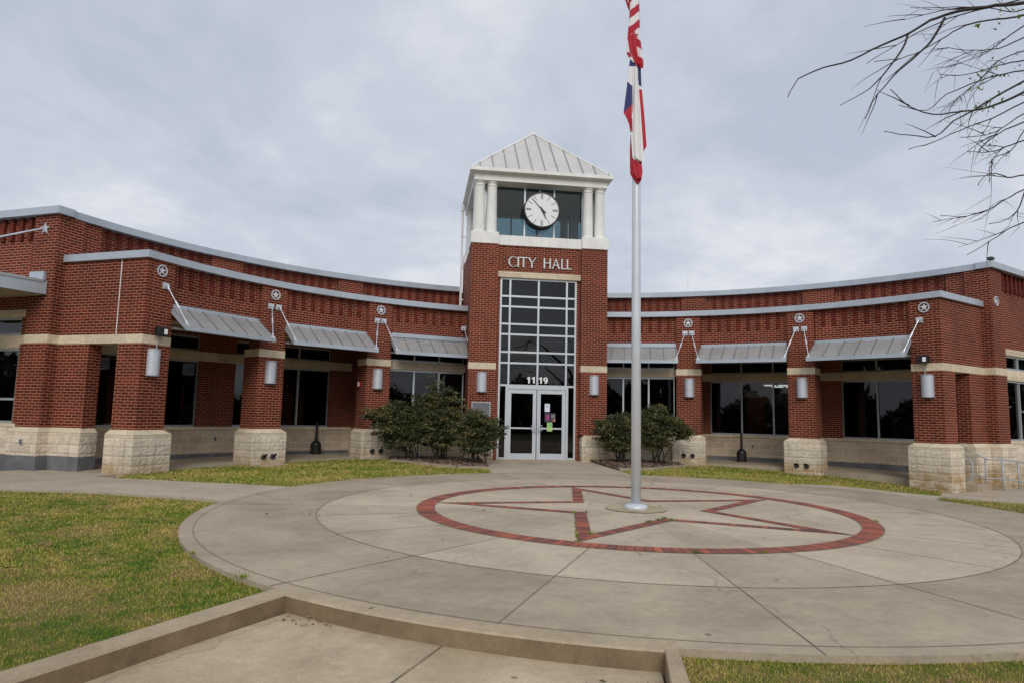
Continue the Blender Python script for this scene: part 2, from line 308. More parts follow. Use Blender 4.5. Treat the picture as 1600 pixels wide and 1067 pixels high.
class MB:
    def __init__(s): s.v = []; s.f = []; s.uv = []; s.mi = []
    def face(s, pts, uv=None, mi=0):
        b = len(s.v); s.v += [tuple(p) for p in pts]; s.f.append(list(range(b, b + len(pts))))
        if uv is None:
            a = Vector(pts[1]) - Vector(pts[0]); c = Vector(pts[2]) - Vector(pts[1]); n = a.cross(c)
            if n.length < 1e-12: n = Vector((0, 0, 1))
            n.normalize()
            if abs(n.z) < .7:
                t = Vector((-n.y, n.x, 0)).normalized(); uv = [(Vector(p).dot(t), p[2]) for p in pts]
            else: uv = [(p[0], p[1]) for p in pts]
        s.uv.append(uv); s.mi.append(mi)
    def box(s, f, x0, x1, y0, y1, z0, z1, mi=0, u=0):
        P = lambda x, y, z: f.p(x, y, z)
        s.face([P(x0, y1, z0), P(x1, y1, z0), P(x1, y1, z1), P(x0, y1, z1)], [(u + x0, z0), (u + x1, z0), (u + x1, z1), (u + x0, z1)], mi)
        s.face([P(x1, y0, z0), P(x0, y0, z0), P(x0, y0, z1), P(x1, y0, z1)], [(u + x1, z0), (u + x0, z0), (u + x0, z1), (u + x1, z1)], mi)
        s.face([P(x1, y1, z0), P(x1, y0, z0), P(x1, y0, z1), P(x1, y1, z1)], [(u + x1, z0), (u + x1 + y1 - y0, z0), (u + x1 + y1 - y0, z1), (u + x1, z1)], mi)
        s.face([P(x0, y0, z0), P(x0, y1, z0), P(x0, y1, z1), P(x0, y0, z1)], [(u + x0 - y1 + y0, z0), (u + x0, z0), (u + x0, z1), (u + x0 - y1 + y0, z1)], mi)
        s.face([P(x0, y1, z1), P(x1, y1, z1), P(x1, y0, z1), P(x0, y0, z1)], [(x0, y1), (x1, y1), (x1, y0), (x0, y0)], mi)
        s.face([P(x0, y0, z0), P(x1, y0, z0), P(x1, y1, z0), P(x0, y1, z0)], [(x0, y0), (x1, y0), (x1, y1), (x0, y1)], mi)
    def arc(s, r0, r1, p0, p1, z0, z1, mi=0, step=1.5):     # r0 = face towards the plaza
        if p0 > p1: p0, p1 = p1, p0
        n = max(1, int(math.ceil((p1 - p0) / step)))
        A = [pol(r0, p0 + (p1 - p0) * i / n) for i in range(n + 1)]; B = [pol(r1, p0 + (p1 - p0) * i / n) for i in range(n + 1)]
        U = [R(p0 + (p1 - p0) * i / n) * r0 for i in range(n + 1)]
        for i in range(n):
            a, b, c, d = A[i], A[i + 1], B[i + 1], B[i]; u0, u1 = U[i], U[i + 1]
            s.face([(*a, z0), (*b, z0), (*b, z1), (*a, z1)], [(u0, z0), (u1, z0), (u1, z1), (u0, z1)], mi)
            s.face([(*c, z0), (*d, z0), (*d, z1), (*c, z1)], [(u1, z0), (u0, z0), (u0, z1), (u1, z1)], mi)
            s.face([(*a, z1), (*b, z1), (*c, z1), (*d, z1)], None, mi)
            s.face([(*d, z0), (*c, z0), (*b, z0), (*a, z0)], None, mi)
        for (a, d) in ((A[0], B[0]), (B[-1], A[-1])):
            s.face([(*d, z0), (*a, z0), (*a, z1), (*d, z1)], None, mi)
    def prism(s, f, poly, y0, y1, mi=0):         # poly in (x, z)
        n = len(poly); ar = sum(poly[i][0] * poly[(i + 1) % n][1] - poly[(i + 1) % n][0] * poly[i][1] for i in range(n))
        if ar < 0: poly = poly[::-1]
        s.face([f.p(x, y1, z) for x, z in poly], None, mi); s.face([f.p(x, y0, z) for x, z in poly[::-1]], None, mi)
        for i in range(n):
            a, b = poly[i], poly[(i + 1) % n]
            s.face([f.p(b[0], y1, b[1]), f.p(a[0], y1, a[1]), f.p(a[0], y0, a[1]), f.p(b[0], y0, b[1])], None, mi)
    def vprism(s, pts, z0, z1, mi=0):            # vertical prism over a plan polygon
        n = len(pts); ar = sum(pts[i][0] * pts[(i + 1) % n][1] - pts[(i + 1) % n][0] * pts[i][1] for i in range(n))
        if ar < 0: pts = pts[::-1]
        s.face([(p[0], p[1], z1) for p in pts], None, mi); s.face([(p[0], p[1], z0) for p in pts[::-1]], None, mi)
        for i in range(n):
            a, b = pts[i], pts[(i + 1) % n]; s.face([(a[0], a[1], z0), (b[0], b[1], z0), (b[0], b[1], z1), (a[0], a[1], z1)], None, mi)
    def tube(s, pts, rad, n=8, mi=0, caps=True):
        pts = [Vector(p) for p in pts]; rad = rad if hasattr(rad, '__len__') else [rad] * len(pts)
        t0 = (pts[1] - pts[0]).normalized(); a = t0.orthogonal().normalized(); rings = []
        for i, p in enumerate(pts):
            t = (pts[min(i + 1, len(pts) - 1)] - pts[max(i - 1, 0)]).normalized()
            a = (a - t * a.dot(t)); a = a.normalized() if a.length > 1e-6 else t.orthogonal().normalized(); b = t.cross(a)
            base = len(s.v)
            for k in range(n):
                th = 2 * PI * k / n; v = p + (a * cos(th) + b * sin(th)) * rad[i]; s.v.append(tuple(v))
            rings.append(base)
        for i in range(len(rings) - 1):
            for k in range(n):
                k2 = (k + 1) % n
                s.f.append([rings[i] + k, rings[i] + k2, rings[i + 1] + k2, rings[i + 1] + k]); s.uv.append([(k / n, i), (k / n, i), (k / n, i + 1), (k / n, i + 1)]); s.mi.append(mi)
        if caps:
            s.f.append([rings[0] + k for k in range(n)][::-1]); s.uv.append([(0, 0)] * n); s.mi.append(mi)
            s.f.append([rings[-1] + k for k in range(n)]); s.uv.append([(0, 0)] * n); s.mi.append(mi)
    def lathe(s, c, prof, n=24, mi=0, a0=0, a1=2 * PI):        # prof: (r, z) list, vertical axis at c
        full = abs(a1 - a0 - 2 * PI) < 1e-6; m_ = n if full else n + 1; base = len(s.v)
        for r, z in prof:
            for k in range(m_):
                th = a0 + (a1 - a0) * k / n; s.v.append((c[0] + r * cos(th), c[1] + r * sin(th), z))
        for i in range(len(prof) - 1):
            for k in range(n):
                k2 = (k + 1) % m_
                s.f.append([base + i * m_ + k, base + i * m_ + k2, base + (i + 1) * m_ + k2, base + (i + 1) * m_ + k]); s.uv.append([(0, 0)] * 4); s.mi.append(mi)
    def sweep(s, path, out, inn, z0, z1, mi=0, side=1):
        # path: 2-D points; out/inn: offsets towards the viewer's side / away
        n = len(path); P = [Vector(p) for p in path]
        def off(i, d):
            ns = []
            if i > 0: t = (P[i] - P[i - 1]).normalized(); ns.append(Vector((t.y, -t.x)))
            if i < n - 1: t = (P[i + 1] - P[i]).normalized(); ns.append(Vector((t.y, -t.x)))
            m_ = sum(ns, Vector((0, 0))).normalized(); k = 1 / max(.3, m_.dot(ns[0])); return P[i] + m_ * (d * k * side)
        A = [off(i, out) for i in range(n)]; B = [off(i, -inn) for i in range(n)]; u = 0
        for i in range(n - 1):
            a, b, c, d = A[i], A[i + 1], B[i + 1], B[i]; u1 = u + (P[i + 1] - P[i]).length
            s.face([(*a, z0), (*b, z0), (*b, z1), (*a, z1)], [(u, z0), (u1, z0), (u1, z1), (u, z1)], mi)
            s.face([(*c, z0), (*d, z0), (*d, z1), (*c, z1)], [(u1, z0), (u, z0), (u, z1), (u1, z1)], mi)
            s.face([(*a, z1), (*b, z1), (*c, z1), (*d, z1)], None, mi); s.face([(*d, z0), (*c, z0), (*b, z0), (*a, z0)], None, mi); u = u1
        s.face([(*B[0], z0), (*A[0], z0), (*A[0], z1), (*B[0], z1)], None, mi); s.face([(*A[-1], z0), (*B[-1], z0), (*B[-1], z1), (*A[-1], z1)], None, mi)
    def build(s, name, mats, parent=None, smooth=False, recalc=True, bevel=0):
        me = bpy.data.meshes.new(name); me.from_pydata(s.v, [], s.f)
        uvl = me.uv_layers.new(name='UVMap'); uvl.data.foreach_set('uv', np.array([c for f in s.uv for c in f], dtype=np.float32).ravel())
        me.polygons.foreach_set('material_index', s.mi)
        for mm in (mats if isinstance(mats, (list, tuple)) else [mats]): me.materials.append(mm)
        if recalc or smooth:
            bm = bmesh.new(); bm.from_mesh(me); bmesh.ops.remove_doubles(bm, verts=bm.verts, dist=1e-5)
            if recalc: bmesh.ops.recalc_face_normals(bm, faces=bm.faces)
            bm.to_mesh(me); bm.free()
        if smooth: me.polygons.foreach_set('use_smooth', [True] * len(me.polygons))
        me.update(); o = bpy.data.objects.new(name, me); col.objects.link(o)
        if parent: o.parent = parent; o.matrix_parent_inverse = parent.matrix_world.inverted() if False else Matrix.Translation(-Vector(parent.location))
        if bevel:
            md = o.modifiers.new('bevel', 'BEVEL'); md.width = bevel; md.segments = 2; md.limit_method = 'ANGLE'
        return o
def tag(o, label=None, cat=None, group=None, kind=None):
    if label: o['label'] = label
    if cat: o['category'] = cat
    if group: o['group'] = group
    if kind: o['kind'] = kind
    return o
def empty(name, loc, label=None, cat=None, group=None):
    o = bpy.data.objects.new(name, None); col.objects.link(o); o.location = loc; o.empty_display_size = .2
    return tag(o, label, cat, group)

# ------------------------------------------------------------------ terrain
SC = Vector((-.3703, 0)); RP = 6.454
ZB = [(-180, -.10), (-120, -.06), (-80, -.05), (-64, -.05), (-45, -.045), (-27, .03), (-12, .0), (12, 0), (27, -.04), (45, -.13), (62, -.29), (72, -.34), (80, -.22), (92, -.14), (130, -.11), (180, -.10)]
def zb(phi):
    for (a, b), (c, d) in zip(ZB, ZB[1:]):
        if a <= phi <= c: return b + (d - b) * (phi - a) / (c - a)
    return -.1
def zt(x, y):
    r = math.hypot(x - SC.x, y - SC.y); t = min(1, max(0, (r - 6.5) / 4.3)); t = t * t * (3 - 2 * t)
    phi = math.degrees(math.atan2(x, y - YC)); return zb(phi) * t
def densify(poly, step, closed=True):
    out = []
    n = len(poly)
    for i in range(n if closed else n - 1):
        a = Vector(poly[i]); b = Vector(poly[(i + 1) % n]); k = max(1, int((b - a).length / step))
        for j in range(k): out.append(a.lerp(b, j / k))
    if not closed: out.append(Vector(poly[-1]))
    return out
def inpoly(px, py, poly):
    px = np.asarray(px); py = np.asarray(py); c = np.zeros(px.shape, bool); n = len(poly)
    for i in range(n):
        x1, y1 = poly[i][0], poly[i][1]; x2, y2 = poly[(i + 1) % n][0], poly[(i + 1) % n][1]
        if y1 == y2: continue
        k = ((y1 > py) != (y2 > py)) & (px < (x2 - x1) * (py - y1) / (y2 - y1) + x1); c ^= k
    return c
def sheet(name, poly, mat, zoff, step=.5, skirt=.12, zf=zt, kind='structure', label=None, rough=0):
    P = densify(poly, step); xs = [p.x for p in P]; ys = [p.y for p in P]
    gx, gy = np.meshgrid(np.arange(min(xs), max(xs), step) + step * .37, np.arange(min(ys), max(ys), step) + step * .41)
    gx = gx.ravel(); gy = gy.ravel(); k = inpoly(gx, gy, P); gx = gx[k]; gy = gy[k]
    # keep clear of the border
    B = np.array([(p.x, p.y) for p in P]); keep = []
    for x, y in zip(gx, gy):
        if ((B[:, 0] - x) ** 2 + (B[:, 1] - y) ** 2).min() > (step * .45) ** 2: keep.append((x, y))
    V = [Vector((p.x, p.y)) for p in P] + [Vector(k) for k in keep]
    vs, es, fs, _, _, _ = delaunay_2d_cdt(V, [], [list(range(len(P)))], 1, 1e-6)
    mb = MB(); z = [zf(v.x, v.y) + zoff + (random.uniform(-rough, rough) if rough else 0) for v in vs]
    for f in fs: mb.face([(vs[i].x, vs[i].y, z[i]) for i in f], [(vs[i].x, vs[i].y) for i in f])
    if skirt:
        n = len(P)
        for i in range(n):
            a, b = P[i], P[(i + 1) % n]; za, zb_ = zf(a.x, a.y) + zoff, zf(b.x, b.y) + zoff
            mb.face([(a.x, a.y, za - skirt), (b.x, b.y, zb_ - skirt), (b.x, b.y, zb_), (a.x, a.y, za)])
    o = mb.build(name, mat, recalc=False)
    me = o.data; bm = bmesh.new(); bm.from_mesh(me); bmesh.ops.remove_doubles(bm, verts=bm.verts, dist=1e-5)
    for f in bm.faces:
        if f.normal.z < -.3: f.normal_flip()
    bm.to_mesh(me); bm.free()
    tag(o, label, None, None, kind); return o
def arcpts(r, a0, a1, step=3, c=SC):
    n = max(1, int(abs(a1 - a0) / step)); return [(c.x + r * cos(R(a0 + (a1 - a0) * i / n)), c.y + r * sin(R(a0 + (a1 - a0) * i / n))) for i in range(n + 1)]

# ground to the horizon, with a hole (pushed down) under everything modelled near by
mb = MB()
def gz(r): return -.62 if r < 34 else -.62
for i, (ra, rb) in enumerate(((0, 34), (34, 120), (120, 400), (400, 1400))):
    for k in range(48):
        a0 = 2 * PI * k / 48; a1 = 2 * PI * (k + 1) / 48
        p = [(ra * cos(a0), ra * sin(a0), gz(ra)), (rb * cos(a0), rb * sin(a0), gz(rb)), (rb * cos(a1), rb * sin(a1), gz(rb)), (ra * cos(a1), ra * sin(a1), gz(ra))]
        if ra == 0: p = p[1:] if 0 else [p[0], p[1], p[2]]
        mb.face(p)
tag(mb.build('ground', grass_g, recalc=False), kind='structure')

# plaza: inner and outer concrete, grooves, brick ring and star
R1a, R1b, R2, R3, = 3.155, 3.412, 4.832, 6.30
def disc(name, r0, r1, z, mat, skirt=0, a=(0, 360)):
    mb = MB(); n = 360
    for k in range(n):
        t0 = R(a[0] + (a[1] - a[0]) * k / n); t1 = R(a[0] + (a[1] - a[0]) * (k + 1) / n)
        P = lambda r, t, zz: (SC.x + r * cos(t), SC.y + r * sin(t), zz)
        if r0 == 0: mb.face([P(0, 0, z), P(r1, t0, z), P(r1, t1, z)])
        else: mb.face([P(r0, t0, z), P(r1, t0, z), P(r1, t1, z), P(r0, t1, z)])
        if skirt: mb.face([P(r1, t0, z - skirt), P(r1, t1, z - skirt), P(r1, t1, z), P(r1, t0, z)])
    o = mb.build(name, mat, recalc=False)
    cuts = sorted(a_ % 360 for a_ in (JIN if r0 == 0 else JOUT)); tn = [random.uniform(-.075, .075) for _ in cuts]
    vals = []
    for p in o.data.polygons:
        a_ = math.degrees(math.atan2(p.center.y - SC.y, p.center.x - SC.x)) % 360; k_ = sum(1 for c_ in cuts if c_ <= a_) % len(cuts); vals.append(tn[k_])
    o.data.attributes.new('tone', 'FLOAT', 'FACE').data.foreach_set('value', vals)
    return tag(o, kind='structure')
JOUT = (-98.3, -80, 31, 67, 103, 140, 176, -135.5, -117); JIN = (-98.3, -80, -61, -42, -22.5, -5, 13, 31, 49, 67, 84, 103, 122, 140, 158, 176, -172, -154, -135.5, -117)
disc('plaza_inner_paving', 0, R2, 0, conc_in)
disc('plaza_outer_paving', R2, RP, 0, conc_out, .25)
# grooves
mb = MB()
def strip(mb, pts, wd, z=.0035):
    P = [Vector(p) for p in pts]
    for i in range(len(P) - 1):
        t = (P[i + 1] - P[i]).normalized(); nrm = Vector((-t.y, t.x)) * wd / 2
        a, b = P[i], P[i + 1]
        mb.face([(*(a - nrm), z), (*(b - nrm), z), (*(b + nrm), z), (*(a + nrm), z)])
def ringpts(r, a0=0, a1=360, st=2): return arcpts(r, a0, a1, st)
strip(mb, ringpts(R2), .013); strip(mb, ringpts(R3), .008)
for a, ra, rb in ((-98.3, R1b, RP), (-80, R1b, RP), (-61, R1b, R2), (-42, R1b, R2), (-22.5, R1b, R2), (-5, R1b, R2), (13, R1b, R2), (31, R1b, RP), (49, R1b, R2), (67, R1b, RP), (84, R1b, R2), (103, R1b, RP), (122, R1b, R2), (140, R1b, RP), (158, R1b, R2), (176, R1b, RP), (-172, R1b, R2), (-154, R1b, R2), (-135.5, R1b, RP), (-117, R1b, RP)):
    d = Vector((cos(R(a)), sin(R(a)))); strip(mb, [SC + d * ra, SC + d * rb], .010)
strip(mb, ringpts(R1b + .006), .012, .0062); strip(mb, ringpts(R1a - .006), .012, .0062)
tag(mb.build('plaza_joints', joint_m, recalc=False), kind='structure')
# brick ring + star
mb = MB(); n = 216
for k in range(n):
    t0 = 2 * PI * k / n; t1 = 2 * PI * (k + 1) / n; rm = (R1a + R1b) / 2
    P = lambda r, t: (SC.x + r * cos(t), SC.y + r * sin(t), .0055)
    mb.face([P(R1a, t0), P(R1b, t0), P(R1b, t1), P(R1a, t1)], [(t0 * rm, 0.9), (t0 * rm, 1.1), (t1 * rm, 1.1), (t1 * rm, .9)])
tips = [SC + Vector((cos(R(167.45 - 72 * k)), sin(R(167.45 - 72 * k)))) * (R1a - .01) for k in range(5)]
dents = [SC + Vector((cos(R(167.45 - 72 * k - 36)), sin(R(167.45 - 72 * k - 36)))) * 1.205 for k in range(5)]
outl = [p for k in range(5) for p in (tips[k], dents[k])]
inl = [SC + (p - SC) * .82 for p in outl]
for k in range(10):
    a, b, c, d = outl[k], outl[(k + 1) % 10], inl[(k + 1) % 10], inl[k]; t = (b - a).normalized(); A0 = a if k % 2 == 0 else b
    tt = t if k % 2 == 0 else -t
    uvs = [((p - A0).dot(tt) + k * 7.03, 1.0) for p in (a, b, c, d)]
    mb.face([(*p, .0045 + .0003 * (k % 2)) for p in (a, b, c, d)][::1], uvs)
    edge = Vector((-t.y, t.x))
o = mb.build('brick_star_inlay', paver_m, recalc=False); tag(o, kind='structure')
for me_ in (o.data,):
    bm = bmesh.new(); bm.from_mesh(me_)
    for f in bm.faces:
        if f.normal.z < 0: f.normal_flip()
    bm.to_mesh(me_); bm.free()
mb = MB(); strip(mb, [*outl, outl[0]], .010, .0070); strip(mb, [*inl, inl[0]], .010, .0070)
tag(mb.build('star_joints', joint_m, recalc=False), kind='structure')
disc('flagpole_pad', 0, .47, .0075, conc_pad)
mb = MB(); strip(mb, ringpts(.475), .01, .0095); tag(mb.build('pad_joint', joint_m, recalc=False), kind='structure')

# lower pavement + curb
aL, aR = -133.6, -106.3
def onc(r, a): return Vector((SC.x + r * cos(R(a)), SC.y + r * sin(R(a))))
Lo0 = onc(6.456, -134.6); Ldir = Vector((-.541, -.841)).normalized()
Li0 = Vector((-4.775, -4.775))
Ldi = Vector((-.541, -.841)).normalized()
Li = [Li0, Li0 + Ldi * .9, Li0 + Ldi * 9.4]
Ro0 = onc(6.33, -106.2); Rdir = Vector((-.27, -.963)).normalized(); Ro = [Ro0, Ro0 + Rdir * .7, Ro0 + Rdir * 8]
Ri0 = onc(6.53, -107.0); Ri = [Ri0, Ri0 + Vector((-.30, -.954)).normalized() * .5, Ri0 + Vector((-.29, -.957)).normalized() * 7.7]
LOWZ = -.125
low = [*[Vector(p) for p in arcpts(6.50, -132.4, -107.2, 1.2)], *Ri[1:], *Li[::-1][:-1]]
sheet('lower_pavement', [tuple(p) for p in low], conc_low, 0, .6, .3, lambda x, y: LOWZ)
lj = MB()
strip(lj, [(-3.61, -5.66), (-3.934, -6.28), (-5.6, -9.6)], .013, LOWZ + .004); strip(lj, [(-8.0, -8.6), (-3.0, -8.9)], .016, LOWZ + .004)
tag(lj.build('pavement_joints', joint_m, recalc=False), kind='structure')
def curb(name, outer, inner, z):
    mb = MB(); o_ = [Vector(p) for p in outer]; i_ = [Vector(p) for p in inner]; c = .014
    oo = [a + (b - a).normalized() * c for a, b in zip(o_, i_)]; ii = [b + (a - b).normalized() * c for a, b in zip(o_, i_)]
    cols = [[(*o_[k], -.4), (*o_[k], z - c), (*oo[k], z), (*ii[k], z), (*i_[k], z - c), (*i_[k], -.4)] for k in range(len(o_))]
    for k in range(len(o_) - 1):
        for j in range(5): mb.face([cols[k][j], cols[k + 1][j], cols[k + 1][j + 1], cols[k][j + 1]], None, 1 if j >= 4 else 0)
    for k in (0, -1): mb.face(cols[k], None, 0)
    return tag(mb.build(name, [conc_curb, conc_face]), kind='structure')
na = 24
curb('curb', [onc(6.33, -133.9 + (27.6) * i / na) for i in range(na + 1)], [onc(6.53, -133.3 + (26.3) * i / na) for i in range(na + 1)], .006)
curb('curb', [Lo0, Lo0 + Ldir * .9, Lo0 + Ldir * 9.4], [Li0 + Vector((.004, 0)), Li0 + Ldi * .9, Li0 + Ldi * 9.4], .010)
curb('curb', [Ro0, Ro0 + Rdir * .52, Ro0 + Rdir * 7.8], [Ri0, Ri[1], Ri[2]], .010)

# lawns, walks, beds
LAWN_L = [*arcpts(RP, 172.4, 225.4, 3), *[tuple(p) for p in (Lo0 + Ldir * .9, Lo0 + Ldir * 9.4)], (-14, -16), (-34, -16), (-34, 8.5), (-20, 5.6), (-11.05, 2.78), (-9.25, 2.27)]
LAWN_R = [*[tuple(p) for p in (Ro0 + Rdir * 7.8, Ro0 + Rdir * .52)], tuple(onc(RP, -106.2)), *arcpts(RP, -104, 12, 3), (7.3, 2.62), (10.4, 3.35), (14, 4.1), (32, 7.0), (32, -16), (4, -16)]
STRIP_L = [*arcpts(RP, 153, 104.3, 3)[::-1], (-6.51 if 0 else -6.12, 2.93), (-8.0, 3.85), (-9.136, 4.515), (-10.0, 4.85), *[tuple(pol(11.33, -a)) for a in (62.5, 58, 54, 50, 46, 42, 38, 34, 30)], (-4.5, 10.35), (-1.75, 10.6), (-1.93, 6.27)]
STRIP_R = [(1.57, 6.16), (1.70, 10.6), (4.5, 10.9), *[tuple(pol(11.33, a)) for a in (30, 34, 38, 42, 46, 50, 54, 58, 62)], (9.55, 5.35), (8.77, 4.52), (6.97, 4.30), *arcpts(RP, 40, 72, 3)]
def dbg(): pass
sheet('lawn', LAWN_L, grass_g, -.045, .6, .2, rough=.006)
sheet('lawn', LAWN_R, grass_g, -.05, .6, .2, rough=.006)
sheet('lawn', STRIP_L, grass_g, -.015, .5, .2, rough=.004)
sheet('lawn', STRIP_R, grass_g, -.02, .5, .2, rough=.004)
PATCH = [(6.45, 1.95), (6.9, 2.2), (8.6, 1.95)]
# walks
sheet('walkway', [*arcpts(RP - .0, 172.4, 153, 3)[::1], (-6.12, 2.93), (-8.0, 3.85), (-9.136, 4.515), (-10.0, 4.85), (-10.6, 5.2), tuple(pol(11.4, -64.4)), tuple(pol(13.9, -64.4)), (-13.0, 6.2), (-24, 11.5), (-34, 16), (-34, 8.52), (-20, 5.62), (-11.05, 2.80), (-9.25, 2.29)], conc_walk, -.004, .5, .2)
sheet('walkway', [*arcpts(RP, 104.3, 72.2, 3), (1.60, 6.2), (1.71, 10.9), (1.71, 11.2), (-1.76, 11.2), (-1.76, 10.5)], conc_walk, -.004, .5, .2)
sheet('walkway', [*arcpts(RP, 40, 12, 3), (7.3, 2.64), (10.4, 3.37), (14, 4.12), (32, 7.02), (32, 16), tuple(pol(16, 66)), tuple(pol(11.3, 66)), (9.75, 5.2), (9.55, 5.35), (8.77, 4.52), (6.97, 4.30)], conc_walk, -.004, .5, .2)
def porchz(x, y): return .005
def porch(name, p0, p1, za):
    mb = MB(); n = 20
    for i in range(n):
        a0 = p0 + (p1 - p0) * i / n; a1 = p0 + (p1 - p0) * (i + 1) / n
        z0, z1 = za(a0), za(a1); A, B, C, D = pol(11.36, a0), pol(11.36, a1), pol(13.8, a1), pol(13.8, a0)
        mb.face([(*A, z0), (*B, z1), (*C, z1), (*D, z0)]); mb.face([(*A, -.6), (*B, -.6), (*B, z1), (*A, z0)])
    for a in (p0, p1):
        A, D = pol(11.36, a), pol(13.8, a); mb.face([(*D, -.6), (*A, -.6), (*A, za(a)), (*D, za(a))])
    return tag(mb.build(name, conc_out), kind='structure')
porch('porch_floor', -64.3, -26, lambda a: .03 if a > -40 else .03 - (abs(a) - 40) * .0028)
porch('porch_floor', 26, 64.0, lambda a: .0 if a < 40 else -(a - 40) * .0045)
# step at the right end
mb = MB()
EDR = Vector((sin(R(64.4)), cos(R(64.4)))); ENR = Vector((EDR.y, -EDR.x))
def EP(s, u, n):  # end wall coordinates
    v = EDR * u + ENR * n; return Vector((s * v.x, YC + v.y))
mb.vprism([EP(1, 11.86, -.5), EP(1, 12.66, -.5), EP(1, 12.66, .39), EP(1, 11.86, .39)], -.6, -.15)
mb.vprism([EP(1, 11.87, -.5), EP(1, 12.65, -.5), EP(1, 12.65, .06), EP(1, 11.87, .06)], -.59, -.02)
tag(mb.build('porch_step', conc_out), kind='structure')

# mulch beds with a concrete mow edge
bedL = [(-1.80, 7.62), (-2.70, 7.72), (-3.36, 8.35), (-3.9, 9.1), (-4.5, 9.75), (-4.6, 10.6), (-3.6, 11.3), (-1.8, 11.2)]
bedR = [(1.66, 7.55), (2.2, 7.75), (2.86, 8.1), (3.3, 8.6), (3.9, 9.3), (4.45, 9.75), (4.6, 10.6), (3.6, 11.3), (1.74, 11.2)]
def bedz(x, y): return zt(x, y) + .012 + .05 * max(0, min(1, (y - 8) / 2.5))
sheet('mulch_bed', bedL, mulch_m, 0, .3, .1, bedz, rough=.012)
sheet('mulch_bed', bedR, mulch_m, 0, .3, .1, bedz, rough=.012)
for bd, k in ((bedL, 5), (bedR, 6)):
    mb = MB(); P = densify(bd[:k], .15, False)
    for i in range(len(P) - 1):
        t = (P[i + 1] - P[i]).normalized(); nn = Vector((-t.y, t.x)) * .055; a, b = P[i], P[i + 1]; za, zb_ = zt(*a) + .05, zt(*b) + .05
        for q0, q1, z0, z1 in (((a - nn), (b - nn), None, None),):
            mb.face([(*(a - nn), za), (*(b - nn), zb_), (*(b + nn), zb_), (*(a + nn), za)])
            mb.face([(*(a - nn), za - .15), (*(b - nn), zb_ - .15), (*(b - nn), zb_), (*(a - nn), za)])
            mb.face([(*(b + nn), zb_ - .15), (*(a + nn), za - .15), (*(a + nn), za), (*(b + nn), zb_)])
    tag(mb.build('mow_edge', conc_out), kind='structure')

# street behind the viewpoint, with an added tree belt for reflections in the glass
mb = MB(); mb.box(IDF, -200, 200, 26, 38, -.7, -.58); tag(mb.build('road', simple('asphalt', (.05, .05, .052), .9), recalc=True), kind='structure')

# ------------------------------------------------------------------ scattered triangles helper
def scatter_mesh(name, tris, rnd, mat, parent=None):
    nT = len(tris); me = bpy.data.meshes.new(name); k = tris.shape[1]
    me.vertices.add(nT * k); me.vertices.foreach_set('co', tris.reshape(-1).astype(np.float32))
    me.loops.add(nT * k); me.loops.foreach_set('vertex_index', np.arange(nT * k, dtype=np.int32))
    me.polygons.add(nT); me.polygons.foreach_set('loop_start', np.arange(0, nT * k, k, dtype=np.int32))
    me.update(calc_edges=True)
    at = me.attributes.new('rnd', 'FLOAT', 'FACE'); at.data.foreach_set('value', rnd.astype(np.float32))
    me.materials.append(mat); o = bpy.data.objects.new(name, me); col.objects.link(o)
    if parent: o.parent = parent; o.matrix_parent_inverse = Matrix.Translation(-Vector(parent.location))
    return o
def zt_np(x, y):
    r = np.hypot(x - SC.x, y); t = np.clip((r - 6.5) / 4.3, 0, 1); t = t * t * (3 - 2 * t)
    phi = np.degrees(np.arctan2(x, y - YC)); a = np.array(ZB); return np.interp(phi, a[:, 0], a[:, 1]) * t
def blades(name, poly, zoff, box, dens, near=4.5, hgt=.016, excl=()):
    x0, x1, y0, y1 = box; n = int((x1 - x0) * (y1 - y0) * dens)
    x = rng.uniform(x0, x1, n); y = rng.uniform(y0, y1, n)
    d = np.hypot(x - CAM.x, y - CAM.y); k = inpoly(x, y, poly) & (rng.random(n) < np.clip((near / d) ** 1.5, .03, 1))
    # inside the view wedge
    ang = np.arctan2(x - CAM.x, y - CAM.y) - YAW; k &= np.abs(ang) < R(44)
    for e_ in excl: k &= ~inpoly(x, y, e_)
    x = x[k]; y = y[k]; d = d[k]; n = len(x); z = zt_np(x, y) + zoff
    s = np.clip(d / 5.0, 1, 3.2); h = hgt * rng.uniform(.5, 1.35, n) * np.clip(s, 1, 1.25); wd = .0029 * s * rng.uniform(.7, 1.4, n)
    th = rng.uniform(0, 2 * PI, n); lean = rng.uniform(.1, 1.3, n) * h; la = rng.uniform(0, 2 * PI, n)
    t = np.zeros((n, 3, 3)); t[:, 0] = np.stack([x - wd * np.cos(th), y - wd * np.sin(th), z - .004], 1); t[:, 1] = np.stack([x + wd * np.cos(th), y + wd * np.sin(th), z - .004], 1)
    t[:, 2] = np.stack([x + lean * np.cos(la), y + lean * np.sin(la), z + h], 1)
    o = scatter_mesh(name, t, rng.random(n), grass_b); return tag(o, None, None, None, 'stuff'), n
for args in (('grass', LAWN_L, -.045, (-13, -4, -9, 3), 10000), ('grass', LAWN_R, -.05, (-2.6, 5, -8.6, -4.6), 10000), ('grass', LAWN_R, -.05, (5, 12, -4, 3.6), 1500, 9),
             ('grass', STRIP_L, -.015, (-10.2, -1.7, 2.9, 10.6), 1500, 11, .028, (bedL,)), ('grass', STRIP_R, -.02, (1.5, 10, 3.5, 10.6), 1500, 11, .028, (bedR,))):
    o, n = blades(*args); print('blades', n)
